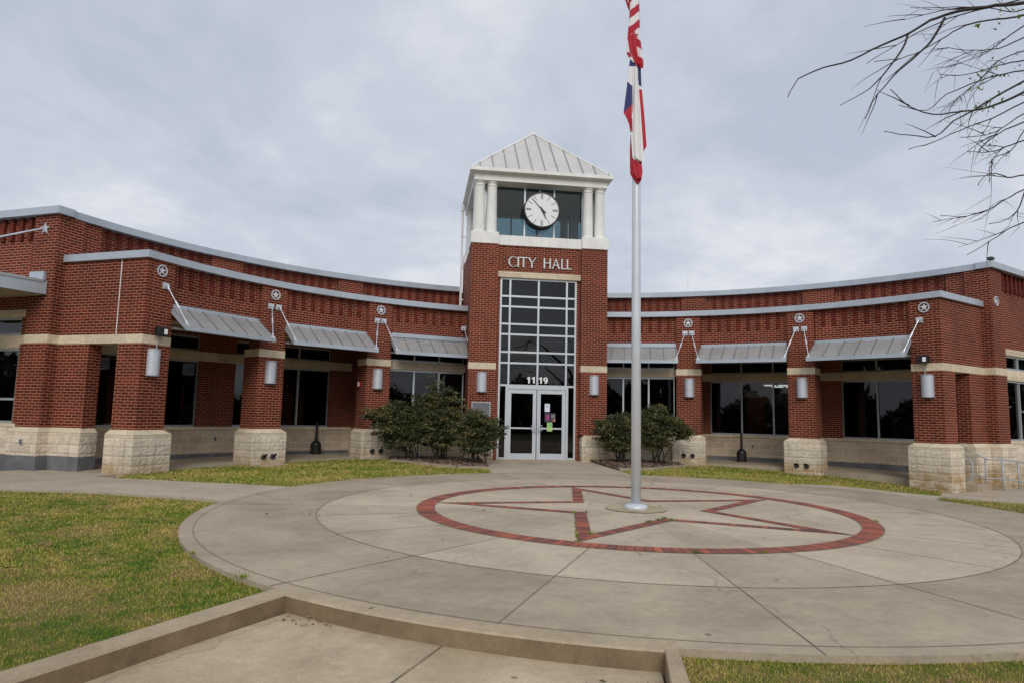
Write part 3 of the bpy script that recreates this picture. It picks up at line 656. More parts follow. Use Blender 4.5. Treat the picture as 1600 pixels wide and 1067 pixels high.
# mulch chips, leaf litter
def chips(name, poly, n, zf, size, mat, label=None):
    xs = [p[0] for p in poly]; ys = [p[1] for p in poly]; x = rng.uniform(min(xs), max(xs), n); y = rng.uniform(min(ys), max(ys), n); k = inpoly(x, y, poly); x = x[k]; y = y[k]; n = len(x)
    z = np.array([zf(a, b) for a, b in zip(x, y)]) + rng.uniform(.004, .02, n); s = size * rng.uniform(.4, 1.4, n); th = rng.uniform(0, 2 * PI, n); el = rng.uniform(.25, .7, n); t = np.zeros((n, 4, 3)); tl = rng.uniform(-.4, .4, (n, 2)) * s[:, None]
    for i, (a, b) in enumerate(((-1, -1), (1, -1), (1, 1), (-1, 1))):
        u = a * s; v = b * s * el
        t[:, i] = np.stack([x + u * np.cos(th) - v * np.sin(th), y + u * np.sin(th) + v * np.cos(th), z + tl[:, 0] * a + tl[:, 1] * b * .5], 1)
    return tag(scatter_mesh(name, t, rng.random(n), mat), label, None, None, 'stuff')
chips('mulch_chips', bedL, 9000, bedz, .026, chip_m); chips('mulch_chips', bedR, 9000, bedz, .026, chip_m)
chips('fallen_leaves', [(-12, -7), (-6.6, -7), (-5.1, -4.3), (-7.2, 0), (-12, 2)], 240, lambda a, b: zt(a, b) - .015, .026, dleaf_m)
chips('fallen_leaves', [(-2.1, -6.85), (4, -6.85), (4, -5), (-2.1, -6.5)], 60, lambda a, b: -.05, .024, dleaf_m)
chips('leaf_litter', [(-3.0, -6.33), (-2.45, -6.45), (-2.5, -7.0), (-2.75, -6.6)], 260, lambda a, b: LOWZ + .002, .02, chip_m)
chips('leaf_litter', [(-4.70, -4.82), (-4.35, -5.22), (-4.55, -5.25), (-4.85, -5.05)], 60, lambda a, b: LOWZ + .002, .014, chip_m)
chips('leaf_litter', [(-6, -5.5), (6, -5.5), (6, 4), (-6, 4)], 26, lambda a, b: .004, .02, dleaf_m)
# weeds in the brick joints
def tufts(pts, name):
    T = []
    for (x, y, s) in pts:
        for _ in range(26):
            a = random.uniform(0, 2 * PI); r_ = random.uniform(0, s); h = random.uniform(.3, 1) * s * .9; px, py = x + r_ * cos(a), y + r_ * sin(a); b = random.uniform(0, 2 * PI); wv = .006
            T.append([(px - wv * cos(b), py - wv * sin(b), .004), (px + wv * cos(b), py + wv * sin(b), .004), (px + random.uniform(-.5, .5) * h, py + random.uniform(-.5, .5) * h, .004 + h)])
    return tag(scatter_mesh(name, np.array(T), rng.random(len(T)) * .3, grass_b), kind='stuff')
tufts([(*(outl[3 if 0 else 9]), .05), (*outl[7], .06), (*inl[9], .05), (*inl[7], .04), (*inl[8], .05), (*onc(3.40, -98), .05), (*onc(3.41, -85), .04), (*onc(3.42, -22), .05), (*onc(6.47, -139), .07), (*onc(6.46, -150), .04)] +
      [(*(outl[9].lerp(outl[8], random.random())), .025) for _ in range(8)] + [(*(inl[7].lerp(inl[8], random.random() * .4)), .03) for _ in range(6)], 'weeds')

# ------------------------------------------------------------------ the city hall
ZS, ZSW, ZBB, ZBT = .83, .912, 2.861, 3.064
CB0, CB1, UB0, UB1 = 4.82, 4.99, 5.94, 6.12
hall = empty('city_hall', (0, 11, 0), 'long red brick city hall curving round the plaza with a square tower in its middle', 'building')
def part(mb, name, mats, parent=None, label=None, **k):
    o = mb.build(name, mats, parent or hall, **k)
    if label: o['label'] = label
    return o
PA = (62.4215, 44.8284, 27.0362); PW = .397; PD = .70
# the face of a pier: chord at these radius
RF = RB * cos(math.asin(PW / RB))

def base_block(fr, x0, x1, y0, y1, ztop, pro, name='stone_base', parent=None):
    """split-face base: chamfered cap, then rough block courses to below the ground"""
    mb = MB(); a, b, c, d = x0 - pro, x1 + pro, y0, y1 + pro; zc = ztop - .10
    low = [(a, d), (b, d), (b, c), (a, c)]; topq = [(x0 + .004, y1 + .004), (x1 - .004, y1 + .004), (x1 - .004, c), (x0 + .004, c)]
    for i in range(4):
        j = (i + 1) % 4
        mb.face([fr.p(*low[i], zc), fr.p(*low[j], zc), fr.p(*topq[j], ztop), fr.p(*topq[i], ztop)][::-1], None, 1)
        mb.face([fr.p(*low[i], zc - .075), fr.p(*low[j], zc - .075), fr.p(*low[j], zc), fr.p(*low[i], zc)], None, 1)
    mb.face([fr.p(*q_, ztop) for q_ in topq], None, 1)
    # courses, subdivided and roughened
    z = zc - .075; row = 0
    while z > -.6:
        z0 = z - .203; offx = .3 * (row % 2)
        sides = ((a, d, b, d), (b, d, b, c), (a, c, a, d))
        for (sx, sy, ex, ey) in sides:
            Ln = math.hypot(ex - sx, ey - sy); nx = max(2, int(Ln / .05)); nz_ = 5
            tx, ty = (ex - sx) / Ln, (ey - sy) / Ln; ox, oy = ty, -tx
            if (sx, sy, ex, ey) == (a, d, b, d): ox, oy = 0, 1
            elif sx == b: ox, oy = 1, 0
            else: ox, oy = -1, 0
            g = {}
            for i in range(nx + 1):
                for j in range(nz_ + 1):
                    edge = i in (0, nx) or j in (0, nz_)
                    k = -.005 if j in (0, nz_) else (0 if i in (0, nx) else random.uniform(-.002, .009))
                    u = Ln * i / nx
                    g[i, j] = (fr.p(sx + tx * u + ox * k, sy + ty * u + oy * k, z0 + .203 * j / nz_), (sx * .7 + sy + u + offx, (z0 + .203 * j / nz_) - zc + .075))
            for i in range(nx):
                for j in range(nz_):
                    q4 = [g[i, j], g[i + 1, j], g[i + 1, j + 1], g[i, j + 1]]; mb.face([q_[0] for q_ in q4], [q_[1] for q_ in q4], 0)
        z = z0; row += 1
    o = mb.build(name, [stone, band], parent); return o

for s in (-1, 1):
    for k, pa in enumerate(PA):
        phi = s * pa; fr = WF(RF, phi)
        if k == 0:   # corner pier: its outer side lies in the end wall
            c1 = pol(RB, s * (pa - 2.045)); c2 = EP(s, RB, 0); c3 = EP(s, 11.82, 0); c4 = Vector(fr.p(-s * PW, -PD, 0)[:2])
            pl = [tuple(c1), tuple(c2), tuple(c3), tuple(c4)]; mb = MB(); mb.vprism(pl, ZSW, ZBB); mb.vprism(pl, ZBT, CB0)
            nm = mb.build('pier', brick, hall)
        else:
            mb = MB(); mb.box(fr, -PW, PW, -PD, 0, ZSW, ZBB, 0, .1); mb.box(fr, -PW, PW, -.5, 0, ZBT, CB0, 0, .1); nm = mb.build('pier', brick, hall)
        x0, x1 = -PW, PW
        base_block(fr, x0, x1, -PD - .03, 0, ZSW, .125, parent=nm)
        
        mb = MB()
        if k == 0:
            cen = sum((Vector(p) for p in pl), Vector((0, 0))) / 4
            q4 = [cen + (Vector(p) - cen) * 1.018 for p in pl]; mb.vprism([tuple(p) for p in q4], ZBB, ZBT)
        else: mb.box(fr, -PW - .008, PW + .008, -PD, .008, ZBB, ZBT)
        mb.build('stone_band', band, nm)

def dentils(mb, r, p0, p1, z1, hh, s):
    w_ = .305 / r * 57.2958; n = int(abs(p1 - p0) / w_); a = p0 + (abs(p1 - p0) - n * w_) / 2
    for i in range(n):
        pc = a + (i + .5) * w_; fr = WF(r, pc)
        mb.box(fr, -.052, .052, -.04, .034, z1 - hh, z1, 0, i * .4 + .2)
for s in (-1, 1):
    # lower front wall between the piers
    mb = MB(); dm = MB(); sm = MB()
    edges = [(60.3, 46.95), (42.75, 29.1), (24.95, 11.55)]
    for k, (a, b) in enumerate(edges):
        mb.arc(11.235, 11.55, s * a, s * b, 3.50 if k < 2 else 3.56, CB0)
        part(mb, 'front_wall', brick); mb = MB()
        lo, hi = sorted((s * a, s * b)); dm = MB(); dentils(dm, 11.235, lo, hi, CB0, .50, s); part(dm, 'brick_dentils', dentil_m)
        sm.arc(11.25, 11.55, s * a, s * b, 3.46 if k < 2 else 3.52, 3.50 if k < 2 else 3.56)
    # glazed bay beside the tower: stone lintel and brick/stone below the sill
    sm.arc(11.33, 11.55, s * 24.95, s * 11.55, 2.80, 3.06)
    part(sm, 'lintel', band)
    mb = MB(); mb.arc(11.32, 11.6, s * 24.95, s * 11.6, -.4, .74); part(mb, 'sill_wall', block)
    mb = MB(); mb.arc(11.30, 11.6, s * 24.95, s * 11.6, .74, .85); part(mb, 'window_sill', band)
    # end wall of the wing (radial)
    mb = MB()
    mb.vprism([EP(s, 11.10, -.03), EP(s, 13.72, -.03), EP(s, 13.72, -.45), EP(s, 11.15, -.45)], ZBT + .001, CB0 - .001)
    mb.vprism([EP(s, 12.69, 0), EP(s, 13.66, 0), EP(s, 13.66, -.35), EP(s, 12.69, -.35)], ZSW, ZBB)
    mb.vprism([EP(s, 11.80, 0), EP(s, 13.66, 0), EP(s, 13.66, -.03), EP(s, 11.80, -.03)], ZBT, CB0)
    part(mb, 'end_wall', brick)
    mb = MB(); mb.vprism([EP(s, 11.82, .01), EP(s, 13.65, .01), EP(s, 13.65, -.36), EP(s, 11.82, -.36)], ZBB, ZBT); part(mb, 'lintel', band)
    fr = F((0, YC), ENR if s > 0 else (-ENR.x, ENR.y))
    X = lambda u: s * u
    base_block(fr, *sorted((X(12.69), X(13.60))), -.34, 0, ZSW, .10, 'stone_base', hall)
    if s < 0:
        mb = MB(); mb.box(fr, -11.912, -11.888, -.02, .004, ZBT, CB0); part(mb, 'expansion_joint', whitep)
    # soffit / ceiling under the arcade roof and roof sheets
    mb = MB(); mb.arc(11.5, 13.8, s * 64.2, s * 25.3, 3.58, 3.62); part(mb, 'porch_ceiling', soffit)
    mb = MB(); mb.arc(11.56, 13.8, s * 64.1, s * 9.6, 4.70, 4.76); mb.arc(14.0, 22, s * 64.1, s * 8.9, 5.80, 5.86); part(mb, 'flat_roof', simple('roof_membrane', (.3, .3, .3)))
    # main wall (back of the arcade) with window openings
    mb = MB(); bk = MB(); fd = MB(); st = MB(); dm = MB()
    solid_ = [(66.0 if 0 else 64.35, 60.6), (47.45, 42.75), (29.45, 26.2)]
    for a, b in solid_: mb.arc(13.75, 14.05, s * a, s * b, .90, 3.62)
    wins = [(60.6, 47.45), (42.75, 29.45)]
    for a, b in wins: mb.arc(13.75, 14.05, s * a, s * b, 3.50, 3.62)
    mb.arc(13.84, 14.12, s * 64.3, s * 9.2, 3.62, UB0)
    st.arc(13.735, 13.95, s * 64.3, s * 26.3, 2.80, 3.07); part(st, 'stone_band', band)
    for a, b in ((64.3, 60.6), (46.95, 42.7), (28.9, 25.2)):
        mb.arc(13.72, 13.86, s * a, s * b, 4.5, UB0 - .001)
    for a, b in ((60.6, 46.95), (42.7, 28.9), (25.2, 9.3)):
        lo, hi = sorted((s * a, s * b)); dm = MB(); dentils(dm, 13.84, lo, hi, UB0, .52, s); part(dm, 'brick_dentils', dentil_m)
    bk.arc(13.75, 14.05, s * 64.3, s * 26.2, .13, .82); part(bk, 'block_wall', block)
    cp = MB(); cp.arc(13.71, 14.05, s * 64.3, s * 26.2, .82, .90); part(cp, 'window_sill', band)
    fd.arc(13.76, 14.05, s * 64.3, s * 26.2, -.6, .13); part(fd, 'foundation', darkgrey)
    part(mb, 'main_wall', brick)
    # side wall closing the arcade, with a service door
    a = s * 25.75; fr2 = WF(11.5, a)   # x along tangent, y outward; the wall runs in -y
    mb = MB(); blk = MB()
    # wall thickness in x
    x0, x1 = (-.12, .12)
    if s < 0:
        mb.box(fr2, x0, x1, -2.3, -1.62, .9, 3.6); mb.box(fr2, x0, x1, -.60, .1, .9, 3.6); mb.box(fr2, x0, x1, -1.62, -.60, 2.9, 3.6); blk.box(fr2, x0, x1, -2.3, -1.62, -.3, .9); part(blk, 'block_wall', block); blk = MB(); blk.box(fr2, x0, x1, -.60, .1, -.3, .9); part(blk, 'block_wall', block)
        dr = MB(); dr.box(fr2, x0 + .03, x1 - .06, -1.57, -.65, .04, 2.10); d_ = part(dr, 'service_door', simple('door_paint', (.10, .115, .115), .5))
        h_ = MB(); h_.box(fr2, x0 - .03, x0 + .03, -.78, -.74, .95, 1.15); h_.build('handle', alu, d_)
        dfm = MB()
        for (ya, yb, za, zb_) in ((-1.62, -1.57, .03, 2.9), (-.65, -.60, .03, 2.9), (-1.57, -.65, 2.10, 2.16), (-1.57, -.65, 2.84, 2.9)): dfm.box(fr2, x0 - .02, x1, ya, yb, za, zb_)
        part(dfm, 'door_frame', alu_d)
        gm = MB(); gm.box(fr2, x0 + .05, x1 - .05, -1.57, -.65, 2.16, 2.84); part(gm, 'transom_glass', glass_w)
    else:
        mb.box(fr2, x0, x1, -2.3, .1, .9, 3.6); blk.box(fr2, x0, x1, -2.3, .1, -.3, .9)
    part(mb, 'side_wall', brick)
    if s > 0: part(blk, 'block_wall', block)
    # copings
    tw = 2.26
    p0 = math.degrees(math.asin(tw / RB)) + .05
    path = [pol(RB, s * (p0 + (64.36 - p0) * i / 40)) for i in range(41)]; path[-1] = EP(s, RB, 0); path.append(EP(s, 13.66, 0))
    mb = MB(); mb.sweep([tuple(p) for p in path], .075, .42, CB0, CB1, side=s); o = part(mb, 'coping', coping_m)
    pj = MB()
    p0 = math.degrees(math.asin(tw / 13.72)) + .05
    p0 += .35 if s < 0 else 0; path = [pol(13.72, s * (p0 + (64.0 - p0) * i / 44)) for i in range(45)] + [EP(s, 13.64, .0), EP(s, 13.64, .28), EP(s, 27, .28)]
    mb = MB(); mb.sweep([tuple(p) for p in path], .10, .42, UB0, UB1, side=s); part(mb, 'coping', coping_m)
    # coping joints: thin raised cover plates
    for a in (16, 23.5, 31, 38.5, 46, 53.5):
        f3 = WF(RB, s * a); pj = MB(); pj.box(f3, -.06, .06, .0, .080, CB0 - .003, CB1 + .004); part(pj, 'coping_cover_plate', coping_m); f3 = WF(13.72, s * (a + 2)); pj = MB(); pj.box(f3, -.06, .06, 0, .105, UB0 - .003, UB1 + .004); part(pj, 'coping_cover_plate', coping_m)

# ---- end blocks of the building, running outwards
def wframe(parent, fr, x0, x1, z0, z1, mull, rails, y=-.02, fwid=.055, dep=.10, mat=None, gmat=None, gl=True, name='window'):
    mb = MB(); b = fwid
    mb.box(fr, x0, x0 + b, y - dep, y, z0, z1); mb.box(fr, x1 - b, x1, y - dep, y, z0, z1)
    mb.box(fr, x0 + b, x1 - b, y - dep, y - .001, z0, z0 + b); mb.box(fr, x0 + b, x1 - b, y - dep, y - .001, z1 - b, z1)
    for mxx in mull: mb.box(fr, mxx - b / 2, mxx + b / 2, y - dep, y - .002, z0 + b, z1 - b)
    xs = [x0 + b] + sum(([q_ - b / 2, q_ + b / 2] for q_ in mull), []) + [x1 - b]
    for zr in rails:
        for i in range(0, len(xs), 2): mb.box(fr, xs[i], xs[i + 1], y - dep, y - .003, zr - b / 2, zr + b / 2)
    o = mb.build(name, mat or alu, parent)
    if gl:
        g = MB(); g.face([fr.p(x0 + b * .5, y - dep * .55, z0 + b * .5), fr.p(x1 - b * .5, y - dep * .55, z0 + b * .5), fr.p(x1 - b * .5, y - dep * .55, z1 - b * .5), fr.p(x0 + b * .5, y - dep * .55, z1 - b * .5)])
        g.build('pane', gmat or glass_w, o, recalc=False)
    return o
for s in (-1, 1):
    fr = F((0, YC), (ENR.x * s, ENR.y)); X = lambda a, b: sorted((s * a, s * b))
    mb = MB(); st = MB(); bl = MB(); fd = MB(); dm = MB()
    # column
    x0, x1 = X(13.64, 14.40)
    mb.box(fr, x0, x1, -.40, .28, ZSW, ZBB); mb.box(fr, x0, x1, -.40, .28, ZBT, UB0)
    st.box(fr, x0 - .008, x1 + .008, -.4, .288, ZBB, ZBT)
    base_block(fr, x0, x1, -.4, .28, ZSW, .10, 'stone_base', hall)
    if s < 0:
        fd.box(fr, x0 - .13, x1 + .13, -.4, .402, -.6, .27); fd.box(fr, *X(12.57, 13.50), -.33, .122, -.6, .27)
    N0 = .17
    bays = [(14.66, 18.60), (20.1, 24.0)]
    sol = [(14.40, 14.66), (18.60, 20.1), (24.0, 27.0)]
    for a, b in sol:
        xa, xb = X(a, b); mb.box(fr, xa, xb, -.3, N0, .98, ZBB); mb.box(fr, xa, xb, -.3, N0, ZBT, 3.68)
    for a, b in bays:
        xa, xb = X(a, b); st.box(fr, xa - .15, xb + .15, -.1, N0 + .012, 3.50, 3.68)
        n = 4; ms = [xa + (xb - xa) * i / n for i in range(1, n)]
        wframe(hall, fr, xa + .01, xb - .01, .98, 2.76, ms, [1.55] if s < 0 else [], N0 - .04, mat=alu_d); wframe(hall, fr, xa + .01, xb - .01, 3.07, 3.50, ms, [], N0 - .04, mat=alu_d)
        st.box(fr, xa, xb, -.1, N0 - .002, 2.76, ZBB + .002)
    xa, xb = X(14.40, 27.0)
    st.box(fr, xa, xb, -.3, N0 + .006, ZBB, ZBT); mb.box(fr, xa, xb, -.3, N0, 3.68, UB0)
    for q_ in range(40):
        xx = 14.62 + q_ * .305
        if xx > 26.8: break
        a_, b_ = X(xx - .055, xx + .055); dm.box(fr, a_, b_, N0, N0 + .075, 5.38, UB0 - .002, 0, .1 + q_ * .4)
    bl.box(fr, xa, xb, -.3, N0 + .05, .27 if s < 0 else -.6, .90); st.box(fr, xa, xb, -.3, N0 + .07, .90, .98)
    if s < 0: fd.box(fr, xa, xb, -.3, N0 + .045, -.6, .27); 
    bkm = MB(); bkm.box(fr, *X(26.7, 27.0), -9, -.3, -.6, UB0); bkm.box(fr, xa, xb, -9, -8.7, -.6, UB0); part(bkm, 'rear_wall', brick)
    rm = MB(); rm.box(fr, *X(14.0, 26.7), -8.7, -.3, 5.5, 5.56); rm.box(fr, *X(14.0, 26.7), -8.7, -.3, 3.75, 3.8); part(rm, 'flat_roof', MATS['roof_membrane'])
    part(mb, 'block_brick_wall', brick); part(st, 'stone_band', band); part(bl, 'block_wall', stone); part(dm, 'brick_dentils', dentil_m)
    if s < 0: part(fd, 'foundation', darkgrey)

# ---- windows of the wings
def wing_windows(s, r, a, b, npan, zl, zu, y=-.03, mat=alu):
    w_ = (b - a) / npan
    for (z0, z1, nm) in (zl, zu):
        o = None; mb = MB(); g = MB(); bw = .05
        for i in range(npan):
            pc = s * (a + (i + .5) * w_); fr = WF(r * cos(R(w_ / 2)), pc); hw = r * sin(R(w_ / 2))
            mb.box(fr, -hw, -hw + bw / 2, y - .09, y, z0, z1); mb.box(fr, hw - bw / 2, hw, y - .09, y, z0, z1)
            mb.box(fr, -hw + bw / 2, hw - bw / 2, y - .09, y - .001, z0, z0 + bw); mb.box(fr, -hw + bw / 2, hw - bw / 2, y - .09, y - .001, z1 - bw, z1)
            g.face([fr.p(-hw + .01, y - .05, z0 + .02), fr.p(hw - .01, y - .05, z0 + .02), fr.p(hw - .01, y - .05, z1 - .02), fr.p(-hw + .01, y - .05, z1 - .02)])
        e1 = WF(r * cos(R(w_ / 2)), s * (a + .5 * w_))
        o = mb.build('window', mat, hall); g.build('pane', glass_w, o, recalc=False)
for s in (-1, 1):
    wing_windows(s, 13.80, 47.45, 60.6, 3, (.90, 2.80, ''), (3.07, 3.50, ''), mat=alu_d)
    wing_windows(s, 13.80, 29.45, 42.75, 3, (.90, 2.80, ''), (3.07, 3.50, ''), mat=alu_d)
    wing_windows(s, 11.37, 11.75, 24.6, 3, (.85, 2.80, ''), (3.06, 3.52, ''), mat=alu)
# interiors
for s in (-1, 1):
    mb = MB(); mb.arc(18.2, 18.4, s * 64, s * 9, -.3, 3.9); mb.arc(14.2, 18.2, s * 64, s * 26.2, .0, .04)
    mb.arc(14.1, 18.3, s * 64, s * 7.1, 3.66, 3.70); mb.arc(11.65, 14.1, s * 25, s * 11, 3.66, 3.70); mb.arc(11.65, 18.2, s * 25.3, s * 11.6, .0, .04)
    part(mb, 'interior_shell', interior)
    for a in (64, 45.2, 9.6):
        fr = WF(14.15, s * a); m2 = MB(); m2.box(fr, -.06, .06, -4.1, -.02 if a > 10 else .6, 0, 3.66); part(m2, 'partition', interior)
mb = MB(); mb.arc(14.6, 18.2, 45, 27, 2.80, 2.84); part(mb, 'suspended_ceiling', interior)
for (r_, a_) in ((16.2, 36.6), (16.3, 38.4), (17.4, 37.0), (17.5, 38.7)):
    mb = MB(); fr = WF(r_, a_); mb.box(fr, -.19, .19, -.30, .30, 2.765, 2.795); part(mb, 'ceiling_light', emit)
mb = MB(); fr = WF(15.2, 37.6); mb.box(fr, -.35, .35, -.05, 0, 1.35, 2.05, 0); part(mb, 'notice_board', simple('board', (.35, .42, .42)))
mb = MB(); fr = WF(15.4, 37.9); mb.box(fr, -.5, .5, -.5, 0, .04, 1.15, 0); part(mb, 'desk', simple('desk', (.25, .25, .24)))

# ---- tower
TY = 10.789; TX = 2.259; TB = 14.9
WB0, WB1 = 6.923, 7.285
mb = MB()
for s in (-1, 1):
    xa, xb = sorted((s * 1.387, s * TX)); f = TF(TY); 
    mb.box(f, xa, xb, -.55, 0, ZS, ZBB); mb.box(f, xa, xb, -.55, 0, ZBT, WB0)
    xa, xb = sorted((s * (TX - .35), s * TX)); mb.box(f, xa, xb, TY - TB, -.55, -.3, WB0)
    mb.box(f, *sorted((s * 1.387, s * (TX - .35))), TY - TB, TY - TB + .4, -.3, WB0)
mb.box(TF(TY), -1.387, 1.387, TY - TB, TY - TB + .4, 5.0, WB0)
mb.box(TF(TY), -1.387, 1.387, -.55, -.15, 6.055, WB0, 0, .05)
# brick reveals beside the glazing
for s in (-1, 1): mb.box(TF(TY), *sorted((s * 1.275, s * 1.387)), -.5, -.22, .0, 5.87)
part(mb, 'tower_wall', brick)
mb = MB(); mb.box(TF(TY), -1.387, 1.387, -.5, -.13, 5.87, 6.055); part(mb, 'lintel', band)
for s in (-1, 1): xa, xb = sorted((s * 1.387, s * TX)); mb = MB(); mb.box(TF(TY), xa - .004 if s < 0 else xa, xb if s < 0 else xb + .004, -.56, .010, ZBB, ZBT); part(mb, 'stone_band', band)
for s in (-1, 1):
    xa, xb = sorted((s * 1.387, s * TX)); mbx = base_block(TF(TY), xa + (.11 if s > 0 else 0), xb - (.11 if s < 0 else 0), -.55, 0, ZS, .09 if 0 else .07, 'stone_base', hall)
# white band
mb = MB(); f = TF(TY)
for s in (-1, 1):
    xa, xb = sorted((s * 1.387, s * (TX + .035))); mb.box(f, xa, xb, -1.0, .035, WB0, WB1 + .03)
    mb.box(f, xa, xb, TY - TB - .035, TY - TB + 1.0, WB0, WB1 + .03); mb.box(f, *sorted((s * 1.9, s * (TX - .06))), TY - TB + 1.0, -1.0, WB0, WB1 - .03)
mb.box(f, -1.387, 1.387, -.6, -.10, WB0, WB1 - .03); mb.box(f, -1.387, 1.387, TY - TB + .1, TY - TB + .5, WB0, WB1 - .03)
mb.box(f, -1.9, 1.9, TY - TB + .5, -.6, WB0 + .1, WB0 + .2)
part(mb, 'white_band', white, bevel=.008)
# columns in the four corners (three to a corner)
def column(x, y):
    m_ = MB(); b = WB1 + .03
    prof = [(.205, b), (.205, b + .03), (.178, b + .05), (.178, b + .20), (.170, 8.0), (.158, 8.86), (.160, 8.87), (.178, 8.885), (.178, 8.905), (.160, 8.92), (.160, 8.955), (.20, 8.985), (.205, 9.00), (.205, 9.03)]
    m_.lathe((x, y), prof, 28); o = m_.build('column', white, hall, smooth=False)
    for p in o.data.polygons: p.use_smooth = True
    md = o.modifiers.new('e', 'EDGE_SPLIT'); md.split_angle = R(40)
for sx in (-1, 1):
    for ye in (TY + .21, TB - .21):
        column(sx * 2.03, ye); column(sx * 1.62, ye)
        column(sx * 2.03, ye + (.42 if ye < 12 else -.42))
# entablature and soffit
f = TF(TY); mb = MB()
E0, E1 = 9.03, 9.28
mb.box(f, -2.235, 2.235, -.36, .02, E0, E1); mb.box(f, -2.235, 2.235, TY - TB - .02, TY - TB + .36, E0, E1)
for s in (-1, 1): mb.box(f, *sorted((s * 1.87, s * 2.235)), TY - TB + .36, -.36, E0, E1)
part(mb, 'entablature', white)
mb = MB(); mb.box(f, -1.87, 1.87, TY - TB + .36, -.36, E0 + .02, E0 + .06); part(mb, 'tower_ceiling', soffit)
mb = MB(); mb.box(f, -2.36, 2.36, TY - TB - .15, .15, 9.275, 9.295)
G = [(-2.36, .15), (2.36, .15), (2.36, TY - TB - .15), (-2.36, TY - TB - .15)]
mb.box(f, -2.385, 2.385, .13, .22, 9.285, 9.405); mb.box(f, -2.385, 2.385, TY - TB - .22, TY - TB - .13, 9.285, 9.405)
for s in (-1, 1): mb.box(f, *sorted((s * 2.30, s * 2.383)), TY - TB - .13, .13, 9.285, 9.403)
part(mb, 'gutter', white)
yc_ = (TY + TB) / 2 + .0; apex = Vector((.03, yc_, 11.62)); ez = 9.385
cor = [Vector((-2.36, TY - .19, ez)), Vector((2.36, TY - .19, ez)), Vector((2.36, TB + .19, ez)), Vector((-2.36, TB + .19, ez))]
mb = sm = MB()
for i in range(4):
    a, b = cor[i], cor[(i + 1) % 4]; mb.face([a, b, apex])
    d_ = (b - a); Ln = d_.length; d_ = d_ / Ln; mid = (apex - a).dot(d_); nrm = (b - a).cross(apex - a).normalized()
    k = .43; j = 1
    x_ = (Ln % k) / 2 + k * .2
    while x_ < Ln:
        foot = a + d_ * x_; fr_ = (x_ / mid) if x_ < mid else (Ln - x_) / (Ln - mid)
        basem = a + d_ * mid; top = foot + (apex - basem) * fr_
        if (top - foot).length > .15:
            u_ = d_ * .013; h_ = nrm * .035
            for q4 in ((foot - u_, foot - u_ + h_, top - u_ + h_, top - u_), (foot + u_, top + u_, top + u_ + h_, foot + u_ + h_), (foot - u_ + h_, foot + u_ + h_, top + u_ + h_, top - u_ + h_)): sm.face(list(q4), None, 1)
        x_ += k
mb.face(cor[::-1]); rf = part(mb, 'roof', [roofm, seam_r])
hp = MB()
for i in range(4): hp.tube([cor[i] + Vector((0, 0, .01)), apex + Vector((0, 0, .02))], .035, 6)
hp.lathe((apex.x, apex.y), [(.0, apex.z + .10), (.05, apex.z + .06), (.09, apex.z - .03)], 10); hp.build('ridge_cap', white, rf)
# lantern glazing
GY = TY + .40
for (fr, wd, sd_) in ((TF(GY), 1.50, 'f'), (F((0, TB - .40), (0, 1)), 1.50, 'b'), (F((-1.80, yc_), (-1, 0)), 1.62, 'l'), (F((1.80, yc_), (1, 0)), 1.62, 'r')):
    wframe(hall, fr, -wd, wd, WB1 - .04, E0 + .0, [-.5, .5], [], .05, .05, .1, alu, glass_t)
# tall entrance glazing
GF = TF(TY + .22)
zr = [5.265, 4.925, 4.355, 4.018, 3.452, 3.097, 2.423]
wframe(hall, GF, -1.275, 1.275, 2.35, 5.868, [-.945, .0, .945], zr[:-1], 0, .06, .12, alu)
mb = MB(); mb.box(GF, -1.275, -1.215, -.12, 0, .03, 2.35); mb.box(GF, 1.215, 1.275, -.12, 0, .03, 2.35)
mb.box(GF, -1.03, -.955, -.12, 0, .03, 2.35); mb.box(GF, .955, 1.03, -.12, 0, .03, 2.35)
mb.box(GF, -.955, .955, -.12, -.002, 2.27, 2.35); mb.box(GF, -1.215, -1.03, -.12, -.003, .03, .09); mb.box(GF, 1.03, 1.215, -.12, -.003, .03, .09)
ef = part(mb, 'entrance_frame', alu)
for xa, xb in ((-1.215, -1.03), (1.03, 1.215)): g = MB(); g.face([GF.p(xa, -.06, .06), GF.p(xb, -.06, .06), GF.p(xb, -.06, 2.35), GF.p(xa, -.06, 2.35)]); g.build('pane', glass_w, ef, recalc=False)
for s in (-1, 1):
    xa, xb = sorted((s * .012, s * .950)); mb = MB(); y0, y1 = -.075, -.025
    mb.box(GF, xa, xa + .115, y0, y1, .03, 2.265); mb.box(GF, xb - .115, xb, y0, y1, .03, 2.265)
    mb.box(GF, xa + .115, xb - .115, y0, y1 - .001, .03, .22); mb.box(GF, xa + .115, xb - .115, y0, y1 - .001, 2.13, 2.265); mb.box(GF, xa + .115, xb - .115, y0, y1 - .001, .995, 1.045)
    d_ = part(mb, 'entrance_door', alu)
    g = MB(); g.face([GF.p(xa + .1, -.05, .2), GF.p(xb - .1, -.05, .2), GF.p(xb - .1, -.05, 2.14), GF.p(xa + .1, -.05, 2.14)]); g.build('pane', glass_w, d_, recalc=False)
    hx = s * .065
    h_ = MB(); h_.tube([GF.p(hx, -.02, .88), GF.p(hx, .05, .88), GF.p(hx, .05, 1.16), GF.p(hx, -.02, 1.16)], .013, 8); h_.tube([GF.p(hx, .05, .95), GF.p(hx + s * .10, .06, .95), GF.p(hx + s * .10, .06, 1.12), GF.p(hx, .05, 1.12)], .010, 8); h_.build('handle', rod_m, d_, smooth=True)
    cl = MB(); cl.box(GF, *sorted((s * .72, s * .92)), -.13, -.078, 2.06, 2.12); cl.build('door_closer', alu_d, d_)
mb = MB(); mb.box(GF, -1.3, 1.3, -.2, .04, -.05, .028); part(mb, 'threshold', conc_out)
